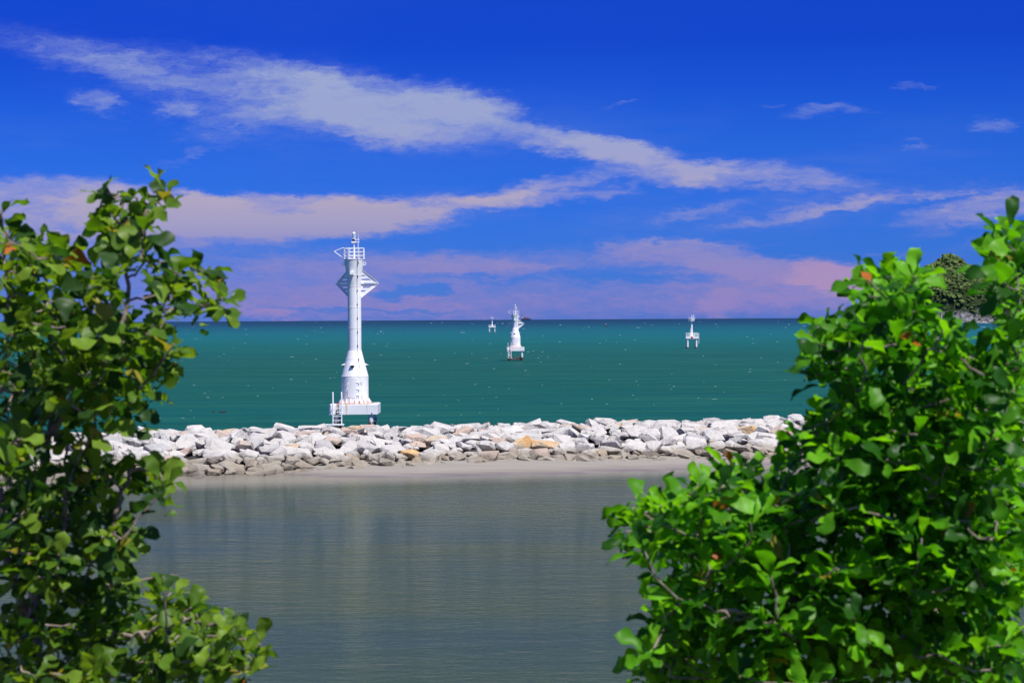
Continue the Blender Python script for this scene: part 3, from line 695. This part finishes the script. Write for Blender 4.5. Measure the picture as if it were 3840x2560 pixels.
b = MB(); b.tube((-44, 0, 30), (-44, 0, 44), 0.8, n=6); b.build('mast', M['dark'], br)
for i in range(6):
    b = MB(); b.box((-27+10.5*i, 0, 15), (9.6, 15, 10 if i != 4 else 7)); b.build('cargo_hatch', orange, ship)
b = MB(); b.tube((42, 0, 10), (42, 0, 26), 0.9, n=6); b.build('foremast', cream, ship)
b = MB(); b.path([(10, 0, 12), (10, 0, 27), (26, 0, 22)], [0.9, 0.9, 0.5], 6); b.build('deck_crane', cream, ship)
bp = P(2272.5, 1224, 2400); bp.z = 0
bo = empty('buoy', bp); tag(bo, 'tiny dark lattice buoy with pale top floating near the horizon between the beacons', 'buoy')
bcol = plain('buoy_dark', (0.06, 0.035, 0.03), 0.6)
b = MB(); b.lathe([(0.0, -0.5), (1.2, -0.4), (1.4, 0.1), (1.4, 0.6), (1.0, 0.9), (0, 0.92)], 20); b.build('float', bcol, bo, smooth=True)
b = MB()
for k in range(4):
    a_ = math.pi/2*k+0.4; b.tube((0.85*math.cos(a_), 0.85*math.sin(a_), 0.9), (0.3*math.cos(a_), 0.3*math.sin(a_), 2.6), 0.12, n=6)
b.lathe([(0.75, 1.0), (0.35, 2.5)], 12); b.build('cage', bcol, bo)
b = MB(); b.lathe([(0.35, 2.6), (0.4, 2.7), (0.22, 2.9), (0.22, 3.4), (0, 3.6)], 12); b.build('lantern', M['white'], bo, smooth=True)
# flotsam seen on the water
fl = P(833, 1521, 196); fl.z = 0
b = MB(); b.box((0, 0, 0.06), (0.55, 0.25, 0.16)); b.box((0.30, 0.02, 0.10), (0.22, 0.2, 0.14)); b.box((-0.9, 0.1, 0.08), (0.16, 0.12, 0.2)); o = b.build('driftwood', M['dark'], None, bevel=0.03); o.location = fl
tag(o, 'dark scrap of driftwood with a pale float afloat left of the tall tower', 'driftwood')
b = MB(); b.lathe([(0, 0.0), (0.14, 0.02), (0.17, 0.12), (0.12, 0.22), (0, 0.25)], 12); o = b.build('fishing_float', M['white'], None, smooth=True)
fl = P(3098, 1371, 383); fl.z = 0; o.location = fl; o.scale = (1.4,)*3
tag(o, 'single white fishing float on the sea beside the leaves on the right', 'float')

# ------------------------------------------------------------------ whitecaps
m_, g = newmat('foam'); pos = g.n('ShaderNodeNewGeometry').outputs['Position']; n1 = g.noise(pos, 2.0, 4)
finish(g, g.mix(n1, (0.30, 0.42, 0.40, 1), (0.75, 0.80, 0.80, 1)), 0.7, 0.2); M['foam'] = m_
b = MB()
for _ in range(300):
    Y = 1203 + 370*random.random()**1.7 + 4; X = random.uniform(-50, 3890)
    hy = 1198 - (X-1920)*0.00565
    if Y-hy < 7: continue
    D = CAMZ*FPX/(Y-hy); p = P(X, Y, D)
    if D < 150: continue
    k = FPX/D; L = min(7.0, random.uniform(3, 12)*(1 if random.random() < .92 else 2)/k); H = min(0.5, random.uniform(0.2, 0.55)/k); 
    if D < 500: H = min(H, 0.05+0.0002*D)
    W = L*0.35
    n = 6; vs = []
    for i in range(n+1):
        u = -1+2*i/n; e = math.sqrt(max(0, 1-u*u))*(0.6+0.4*random.random())
        x = p.x+u*L/2; y = p.y+random.uniform(-.1, .1)*W
        vs += [(x, y-W*e*0.5-0.01, -0.01), (x, y, H*e), (x, y+W*e*0.5+0.01, -0.01)]
    fs = []
    for i in range(n): q = i*3; fs += [(q, q+3, q+4, q+1), (q+1, q+4, q+5, q+2)]
    b.add(vs, fs)
tag(b.build('whitecaps', M['foam'], smooth=True), kind='stuff')

# ------------------------------------------------------------------ island
ip = Vector((0, 0, 0))
def fbm(x, y, oc=6, seed=0):
    v = 0; a = 1; tot = 0
    from mathutils import noise as nz
    for k in range(oc):
        v += a*nz.noise(Vector((x, y, seed+k*7.3))); tot += a; a *= 0.55; x *= 2.03; y *= 2.03
    return v/tot
m_, g = newmat('island_ground'); pos = g.n('ShaderNodeNewGeometry').outputs['Position']; s3 = g.n('ShaderNodeSeparateXYZ', {0: pos})
nrm = g.n('ShaderNodeNewGeometry').outputs['Normal']; nz_ = g.n('ShaderNodeSeparateXYZ', {0: nrm}).outputs[2]
n1 = g.noise(pos, 0.035, 6, 0.65); n2 = g.noise(pos, 0.22, 6, 0.7)
rockc = g.mix(g.maprange(n2, 0.4, 0.62), (0.10, 0.10, 0.10, 1), (0.42, 0.40, 0.39, 1))
grn = g.mix(g.maprange(n2, 0.35, 0.65), (0.018, 0.035, 0.012, 1), (0.06, 0.085, 0.03, 1))
f = g.m('ADD', g.maprange(n1, 0.54, 0.62), g.maprange(g.m('ADD', s3.outputs[2], g.m('MULTIPLY', n1, 20)), 30, 14), clamp=True)
finish(g, g.mix(f, grn, rockc), 0.9, 0.1, bump=n2, bstr=1.0, bdist=4.0); M['island'] = m_
D_I = 3000
xc = P(3600, 1190, D_I).x
def ih(x, y):         # x, y metres relative to island centre
    u = x/ (112 if x < 0 else 230); v = (y-60)/150
    q = max(0, 1-(u*u+v*v))
    base = (86 if x < 0 else 86-0.14*x)*q**(0.34 if x < 0 else 0.3)
    peak = 17*math.exp(-((x+4)/20)**2-((y-40)/50)**2)
    h = base+peak + 6*fbm(x/60+3, y/60, 5)*min(1, q*3) + 6*fbm(x/14, y/14, 4, 5)*min(1, q*9)
    return h*min(1, q*22) - (3 if q <= 0 else 0)
b = MB(); NX, NY = 150, 90; vs = []
for j in range(NY+1):
    for i in range(NX+1):
        x = -170+420*i/NX; y = -100+320*j/NY
        vs.append((x, y, ih(x, y)))
b.add(vs, [(j*(NX+1)+i, j*(NX+1)+i+1, (j+1)*(NX+1)+i+1, (j+1)*(NX+1)+i) for j in range(NY) for i in range(NX)])
isl = b.build('island', M['island']); isl.location = (xc, D_I, 0); tag(isl, kind='structure')
m_, g = newmat('island_canopy'); pos = g.n('ShaderNodeNewGeometry').outputs['Position']; n2 = g.noise(pos, 0.12, 5, 0.7)
finish(g, g.mix(g.maprange(n2, 0.38, 0.62), (0.022, 0.050, 0.016, 1), (0.13, 0.18, 0.05, 1)), 0.9, 0.1, bump=g.noise(pos, 0.7, 4), bstr=1, bdist=1.5); M['canopy'] = m_
bm = bmesh.new(); bmesh.ops.create_icosphere(bm, subdivisions=1, radius=1); ic = np.array([v.co[:] for v in bm.verts]); icf = [tuple(v.index for v in f.verts) for f in bm.faces]; bm.free()
b = MB(); cnt = 0
while cnt < 4800:
    x, y = random.uniform(-150, 230), random.uniform(-90, 90); h = ih(x, y)
    if h < 3 + 26*fbm(x/25, y/25, 3, 9) or fbm(x/22, y/22, 4, 3) > 0.16: 
        if random.random() > 0.06: cnt += 0.1; continue
    if h < 4: continue
    r_ = random.choice((1.3, 1.8, 2.2, 2.6, 3.6))*random.uniform(.85, 1.15); c = ic*(r_*random.uniform(.9, 1.3), r_, r_*random.uniform(.6, .95))*(1+0.25*rng.standard_normal((len(ic), 1)))
    b.add((c+np.array((x, y, h+r_*0.25))).tolist(), icf); cnt += 1
o = b.build('island_canopy', M['canopy']); o.location = (xc, D_I, 0); tag(o, kind='stuff')

# ------------------------------------------------------------------ foreground trees
def leaf_mat(name, top, trans, rough=0.42):
    m_, g = newmat(name); oc = objc(g); n1 = g.noise(g.n('ShaderNodeNewGeometry').outputs['Position'], 14, 3)
    c = g.mix(g.maprange(n1, 0.3, 0.7), c4(sc3(top, 0.75)), c4(sc3(top, 1.2)))
    p = g.n('ShaderNodeBsdfPrincipled', {'Base Color': c, 'Roughness': rough, 'Specular IOR Level': 0.16})
    tr = g.n('ShaderNodeBsdfTranslucent', {0: c4(trans)})
    mx = g.n('ShaderNodeMixShader', {0: 0.40, 1: p.outputs[0], 2: tr.outputs[0]})
    g.t.links.new(mx.outputs[0], g.n('ShaderNodeOutputMaterial').inputs[0]); return m_
LM_R = [leaf_mat('leaf_green', (0.062, 0.210, 0.007), (0.17, 0.58, 0.004)), leaf_mat('leaf_bright', (0.12, 0.34, 0.010), (0.32, 0.85, 0.006)),
        leaf_mat('leaf_deep', (0.020, 0.085, 0.007), (0.04, 0.22, 0.004)), leaf_mat('leaf_yellow', (0.25, 0.24, 0.03), (0.5, 0.42, 0.02)), leaf_mat('leaf_orange', (0.42, 0.13, 0.02), (0.6, 0.2, 0.02))]
LM_L = [leaf_mat('leaf_olive', (0.072, 0.145, 0.012), (0.17, 0.36, 0.006)), leaf_mat('leaf_light_olive', (0.15, 0.25, 0.025), (0.32, 0.52, 0.012)),
        leaf_mat('leaf_dark_olive', (0.028, 0.070, 0.014), (0.05, 0.16, 0.010)), LM_R[3], LM_R[4]]
m_, g = newmat('bark'); pos = g.n('ShaderNodeNewGeometry').outputs['Position']; n1 = g.noise(pos, 30, 4)
finish(g, g.mix(g.maprange(n1, 0.35, 0.65), (0.10, 0.075, 0.06, 1), (0.30, 0.24, 0.20, 1)), 0.85, 0.2, bump=n1, bstr=0.5, bdist=0.005); M['bark'] = m_
def leaf_mesh(seed, wlo, whi):
    r = random.Random(seed); ny = 10; vs = []
    W = r.uniform(wlo, whi); curl = r.uniform(-0.05, 0.65); fold = r.uniform(0.0, 0.7); ph = r.uniform(0, 6); side = r.uniform(-.16, .16); tw = r.uniform(-.5, .5)
    for j in range(ny+1):
        t = (j/ny)**0.85
        wv = W*1.6*t*math.sqrt(max(0.0, 1-t**4.2)) + 0.012
        for u in (-1, 0, 1):
            lobe = 1+0.055*math.sin(j*1.25+ph+u*1.3)
            x = u*wv*lobe + side*t*t; y = t*(1-0.05*abs(u)); z = fold*abs(u)*wv + 0.05*math.sin(j*1.15+ph*2+u)*abs(u) - curl*t*t*0.6 + 0.12*t + tw*u*wv*t
            vs.append((x, y, z))
    fs = [(j*3+i, j*3+i+1, j*3+4+i, j*3+3+i) for j in range(ny) for i in range(2)]
    return np.array(vs), fs
LEAF = [leaf_mesh(500+i, 0.25, 0.32) for i in range(12)] + [leaf_mesh(600+i, 0.19, 0.26) for i in range(12)]
def grow_tree(name, label, ells, limbs, zr, spacing, layers, L0, mats, mw, root_xy, shr, lset):
    base = Vector((root_xy[0], root_xy[1], hz(*root_xy)-0.1))
    root = empty(name, base); tag(root, label, 'tree')
    # limbs through hand-noted points
    nodes = []; bark_b = []
    def subdiv(pts, rs, n=5):
        out = []; orr = []
        for i in range(len(pts)-1):
            for k in range(n):
                u = k/n; out.append(pts[i].lerp(pts[i+1], u)); orr.append(rs[i]*(1-u)+rs[i+1]*u)
        out.append(pts[-1]); orr.append(rs[-1])
        for k in range(1, len(out)-1): out[k] = out[k]+Vector((random.gauss(0, .008), random.gauss(0, .01), random.gauss(0, .008)))
        return out, orr
    for kk, (pts, r0, r1) in enumerate(limbs):
        ps = []
        for q in pts:
            ps.append(q.copy() if isinstance(q, Vector) else P(q[0]*K, q[1]*K, q[2]))
        rs = [r0+(r1-r0)*i/(len(ps)-1) for i in range(len(ps))]
        o_, r_ = subdiv(ps, rs)
        mbx = MB(); mbx.path([p-base for p in o_], [q_*(0.78 if lset == 0 else 1.0) for q_ in r_], 7)
        mbx.build('trunk' if kk == 0 else 'limb', M['bark'], root, smooth=True)
        nodes += list(zip(o_, r_))
    # clusters
    clusters = []
    for lay in range(layers):
        for (cx, cy, rx, ry, dn) in ells:
            nn = int(math.pi*rx*ry/(spacing*spacing)*dn*1.25)
            nn = max(1, nn) if lay == 0 else nn
            for _ in range(nn):
                for tr_ in range(6):
                    a_ = random.uniform(0, 2*math.pi); q = math.sqrt(random.random())*0.97
                    X, Y = cx+max(rx-shr, rx*.35)*q*math.cos(a_), cy+shr*0.45+max(ry-shr*0.8, ry*.35)*q*math.sin(a_)
                    D = zr[0]+(zr[1]-zr[0])*(lay+random.random())/layers
                    p = P(X*K, Y*K, D)
                    if all((p-c).length > spacing*K/FPX*D*0.72 for c in clusters[-250:]): clusters.append(p); break
    na = np.array([n[0][:] for n in nodes])
    rootp = np.array(limbs[0][0][0][:]) if isinstance(limbs[0][0][0], Vector) else na[0]
    clusters.sort(key=lambda c: min(np.sum((na-np.array(c[:]))**2, axis=1)))
    tips = []; NA = [tuple(n[0]) for n in nodes]; NR = [n[1] for n in nodes]
    arr = np.array(NA)
    twigs = MB(); tw_i = 0
    for c in clusters:
        ca = np.array(c[:]); dd = arr-ca
        dist = np.sqrt((dd**2).sum(1)) + 0.55*np.maximum(0, dd[:, 2])   # prefer parents below
        i = int(np.argmin(dist)); p0 = Vector(arr[i]); r0 = min(NR[i]*0.8, 0.004+0.010*(c-p0).length)
        mid = p0.lerp(c, 0.5)+Vector((random.gauss(0, .01), random.gauss(0, .01), -0.06*(c-p0).length))
        seg = [p0, p0.lerp(mid, .55)+Vector((random.gauss(0, .006), 0, random.gauss(0, .006))), mid, mid.lerp(c, .55), c]
        rs = [max(0.0035, r0*(1-0.55*k/4)) for k in range(5)]
        twigs.path([s_-base for s_ in seg], rs, 5)
        new = np.array([s_[:] for s_ in seg[1:]]); arr = np.vstack([arr, new]); NR += rs[1:]
        d = (c-mid); d = d.normalized() if d.length > 1e-4 else Vector((0, 0, 1))
        tips.append((c, (d*0.6+Vector((0, 0, 0.75))+Vector((random.gauss(0, .25), random.gauss(0, .25), 0))).normalized()))
    leaves = []
    for c, ax in tips:
        n = random.randint(6, 9); ph = random.uniform(0, 6.28)
        q = ax.to_track_quat('Z', 'Y')
        for k in range(n):
            a_ = ph+k*2.399; el_ = random.gauss(0.45, 0.42)-0.30*(k % 2)
            L = L0*random.uniform(0.6, 1.25)*(0.75 if k > 6 else 1)
            ld = q @ Vector((math.cos(a_)*math.cos(el_), math.sin(a_)*math.cos(el_), math.sin(el_)))
            up = (q @ Vector((-math.cos(a_)*math.sin(el_), -math.sin(a_)*math.sin(el_), math.cos(el_))))
            up = (up+Vector((random.gauss(0, .5), random.gauss(0, .5), random.gauss(0.1, .4)))).normalized()
            x = ld.cross(up).normalized(); up = x.cross(ld)
            m3 = Matrix((x, ld, up)).transposed()
            p = c+ax*(-0.012*k*L0/0.1)+ld*0.012
            mi_ = random.choices(range(5), mw)[0]
            leaves.append((p, m3, L, random.randrange(12)+lset, mi_))
    # nearest leaves become single parts
    def key(l):
        X, Y = pix(l[0]); inside = 0 if (-30 < X < 3870 and -30 < Y < 2590) else 100
        return l[0].y + inside
    leaves.sort(key=key)
    cache = {}
    for (p, m3, L, vi, mi_) in leaves[:300]:
        if (vi, mi_) not in cache:
            me = bpy.data.meshes.new('leaf'); me.from_pydata(LEAF[vi][0].tolist(), [], LEAF[vi][1]); me.materials.append(mats[mi_])
            me.polygons.foreach_set('use_smooth', [True]*len(me.polygons)); cache[(vi, mi_)] = me
        o = bpy.data.objects.new('leaf', cache[(vi, mi_)]); col.objects.link(o); o.parent = root
        o.location = p-base; o.rotation_euler = m3.to_euler(); o.scale = (L, L, L)
        if mi_ == 4: o['label'] = 'withered orange leaf'
        if mi_ == 3: o['label'] = 'yellowing leaf'
    V = []; F = []; MI = []; off = 0
    for (p, m3, L, vi, mi_) in leaves[300:]:
        v, f = LEAF[vi]; V.append((v*L) @ np.array(m3).T + np.array((p-base)[:])); F += [tuple(i+off for i in q) for q in f]; MI += [mi_]*len(f); off += len(v)
    me = bpy.data.meshes.new('foliage'); me.from_pydata(np.vstack(V).tolist(), [], F)
    for m__ in mats: me.materials.append(m__)
    me.polygons.foreach_set('material_index', MI); me.polygons.foreach_set('use_smooth', [True]*len(F))
    o = bpy.data.objects.new('foliage', me); col.objects.link(o); o.parent = root; tag(o, kind='stuff')
    tag(twigs.build('twigs', M['bark'], root, smooth=True), kind='stuff')
    print(name, len(tips), 'clusters', len(leaves), 'leaves')
    return root
def gp(x, y, dz=-0.15): return Vector((x, y, hz(x, y)+dz))
DL = 7.2
left_ells = [ # cx, cy, rx, ry, density
 (225,440,30,22,.9), (275,440,30,24,.9), (378,445,44,26,.9), (300,505,70,42,1.1), (290,545,62,30,1.0), (250,480,25,30,.8),
 (8,470,22,20,.8), (25,545,42,40,1.0), (100,560,50,36,1.0), (160,590,60,40,.9), (60,620,70,50,1.0), (215,595,40,22,.7),
 (330,590,60,24,.8), (425,625,55,34,1.0), (470,640,28,40,.8), (512,680,32,26,1.2), (440,690,55,24,.9), (370,660,50,40,1.0), (250,640,60,36,.9), (280,700,50,26,.6),
 (180,700,70,40,.8), (70,700,90,50,.9), (100,780,120,60,.9), (300,760,110,46,1.0), (370,800,52,50,1.0), (240,820,90,60,1.0), (60,870,80,70,.9), (160,900,100,60,.8), (330,870,60,34,.8),
 (290,920,56,40,.7), (320,960,32,30,.5), (60,960,70,50,.7), (200,960,80,36,.6), (90,1050,110,50,.75), (30,1000,50,60,.8), (230,1060,80,40,.8),
 (330,1070,40,32,.8), (375,1095,36,44,1.0), (360,1125,26,20,.8), (120,1130,130,60,.9), (250,1120,40,50,.7), (60,1220,90,80,1.0), (180,1220,100,70,1.0), (260,1230,50,50,.9), (320,1230,36,40,.8),
 (120,1330,140,60,.9), (270,1330,70,40,.8), (60,1420,80,60,.8), (180,1440,130,60,.9), (320,1440,60,50,.8), (80,1530,110,60,1.0), (240,1540,120,50,1.0), (390,1350,40,36,1.0), (440,1385,40,36,1.1),
 (420,1450,80,44,1.1), (500,1440,44,40,1.1), (550,1450,36,40,1.1), (600,1470,26,24,1.0), (480,1520,80,44,1.1), (580,1530,34,40,1.0), (380,1530,70,44,1.1)]
left_limbs = [
 ([gp(-1.75, 7.4), Vector((-1.72, 7.4, 6.6)), (58,1620,7.4), (56,1480,7.3), (50,1380,7.2), (15,1270,7.1), (0,1120,7.1)], 0.040, 0.014),
 ([gp(-1.55, 7.5), (150,1700,7.4), (90,1500,7.4), (70,1300,7.4), (102,1021,7.3), (170,920,7.2), (230,849,7.1), (283,726,7.1), (289,566,7.1), (285,450,7.1)], 0.034, 0.005),
 ([(102,1021,7.3), (137,882,7.3), (125,760,7.3), (107,644,7.3), (90,560,7.3)], 0.013, 0.005),
 ([(0,900,7.0), (10,840,7.0), (20,720,7.0), (15,560,7.0)], 0.012, 0.005),
 ([gp(-1.35, 7.2), (260,1700,7.1), (240,1565,7.0), (243,1459,7.0), (250,1340,7.0), (260,1200,7.0), (300,1080,7.0), (360,1080,7.0)], 0.022, 0.006),
 ([(243,1459,7.0), (330,1450,6.9), (430,1420,6.9), (520,1440,6.8), (600,1480,6.8)], 0.010, 0.004),
 ([(250,1340,7.0), (330,1328,6.9), (410,1322,6.9)], 0.007, 0.004),
 ([(230,849,7.1), (300,790,7.0), (380,720,7.0), (450,710,7.0), (510,690,7.0)], 0.009, 0.004),
 ([(289,640,7.1), (340,600,7.1), (420,600,7.1)], 0.006, 0.004), ([(286,530,7.1), (335,490,7.1), (375,455,7.1)], 0.006, 0.004),
 ([(150,1210,6.9), (152,1100,6.9), (155,1020,6.9)], 0.010, 0.006), ([(155,1150,6.9), (200,1090,6.9), (240,1050,6.9)], 0.006, 0.004)]
grow_tree('coastal_tree', 'olive green tree with dark stems and a few orange leaves filling the left edge', left_ells, left_limbs, (6.6, 8.0), 54, 2, 0.090, LM_L, (38, 30, 29, 2.5, 0.5), (-1.75, 7.4), 14, 0)
right_ells = [
 (2320,520,40,30,1.1), (2300,580,40,50,1.1), (2292,640,26,34,1.0), (2335,600,30,60,1.0), (2340,680,30,60,.9),
 (1990,630,36,36,1.1), (2030,620,50,36,1.1), (2090,620,45,36,1.1),  (2010,680,45,40,1.0), (2060,680,50,50,1.2), 
 (1920,740,60,36,1.1), (1885,768,30,32,1.0), (1900,800,60,40,1.1), (1870,850,26,22,1.0), (1960,840,60,40,1.0), (1990,760,60,60,1.1), (2090,770,90,60,1.3), (2120,705,50,36,1.2), (2185,750,46,34,1.1), (2180,815,60,45,1.2), (2250,825,50,45,1.2), (2320,740,30,60,1.0), (2340,800,30,80,1.2),
 (1930,900,60,30,1.1), (2000,910,100,60,1.2), (2130,890,110,70,1.4), (2270,900,90,80,1.4), (1890,960,50,44,1.1), (1860,1010,50,36,1.0), (1960,1020,110,60,1.2), (2100,1020,130,80,1.4), (2270,1040,100,90,1.4),
 (1700,1080,60,44,1.2), (1650,1120,60,50,1.1), (1620,1100,40,30,1.0), (1770,1110,70,50,1.2), (1550,1150,60,36,1.3), (1470,1150,44,30,1.3), (1440,1190,28,50,.9), (1490,1210,50,30,1.0), (1482,1265,16,34,1.6), (1560,1200,60,40,1.2), (1640,1200,80,50,1.3), (1580,1260,40,34,1.1),
 (1760,1200,110,70,1.4), (1880,1140,90,60,1.3), (1990,1150,110,70,1.4), (2140,1170,120,80,1.4), (2280,1190,90,90,1.4),
 (1680,1290,90,50,1.3), (1820,1300,120,60,1.4), (1980,1300,130,70,1.4), (2140,1320,130,80,1.4), (2290,1330,80,90,1.4),
 (1530,1340,50,34,1.0), (1600,1360,80,44,1.3), (1540,1410,70,44,1.2), (1650,1430,100,50,1.3), (1790,1420,110,60,1.4), (1940,1440,120,70,1.4), (2100,1460,130,80,1.4), (2270,1480,100,90,1.4),
 (1530,1480,60,44,1.2), (1462,1510,26,28,1.2), (1560,1540,90,40,1.2), (1720,1530,120,50,1.4), (1880,1550,120,50,1.4)]
right_limbs = [
 ([gp(1.55, 7.6), Vector((1.55, 7.6, 6.8)), (2150,1640,7.5), (2140,1500,7.4), (2160,1350,7.4), (2200,1200,7.4), (2240,1050,7.4), (2290,900,7.4), (2310,760,7.4), (2320,640,7.4), (2325,530,7.4)], 0.045, 0.006),
 ([gp(1.30, 7.4), (1950,1700,7.3), (1900,1560,7.2), (1860,1450,7.2), (1800,1330,7.2), (1740,1220,7.2), (1700,1120,7.2)], 0.028, 0.006),
 ([(2200,1200,7.4), (2120,1080,7.3), (2060,980,7.2), (2030,860,7.2), (2040,740,7.2), (2050,640,7.2)], 0.016, 0.005),
 ([(2060,980,7.2), (1980,900,7.1), (1920,830,7.1), (1860,790,7.1)], 0.010, 0.005),
 ([(1800,1330,7.2), (1700,1280,7.0), (1600,1200,7.0), (1530,1180,7.0), (1450,1170,7.0)], 0.009, 0.004),
 ([(1860,1450,7.2), (1750,1430,7.0), (1640,1420,6.9), (1540,1420,6.9)], 0.010, 0.004),
 ([(1900,1560,7.2), (1750,1530,7.0), (1600,1510,6.9), (1480,1510,6.9)], 0.009, 0.004),
 ([(2120,1080,7.3), (2000,1060,7.2), (1900,1010,7.1)], 0.010, 0.005),
 ([(1655,1403,6.5), (1700,1402,6.5), (1755,1432,6.6), (1860,1490,6.9)], 0.006, 0.009), ([(1685,1425,6.5), (1712,1412,6.5)], 0.004, 0.004),
 ([(2240,1050,7.4), (2180,900,7.3), (2170,780,7.3)], 0.012, 0.005)]
grow_tree('coastal_tree', 'vivid green leafy tree filling the right side in front of the island', right_ells, right_limbs, (6.4, 8.2), 59, 3, 0.102, LM_R, (40, 30, 30, 0.7, 0.25), (1.55, 7.6), 26, 12)
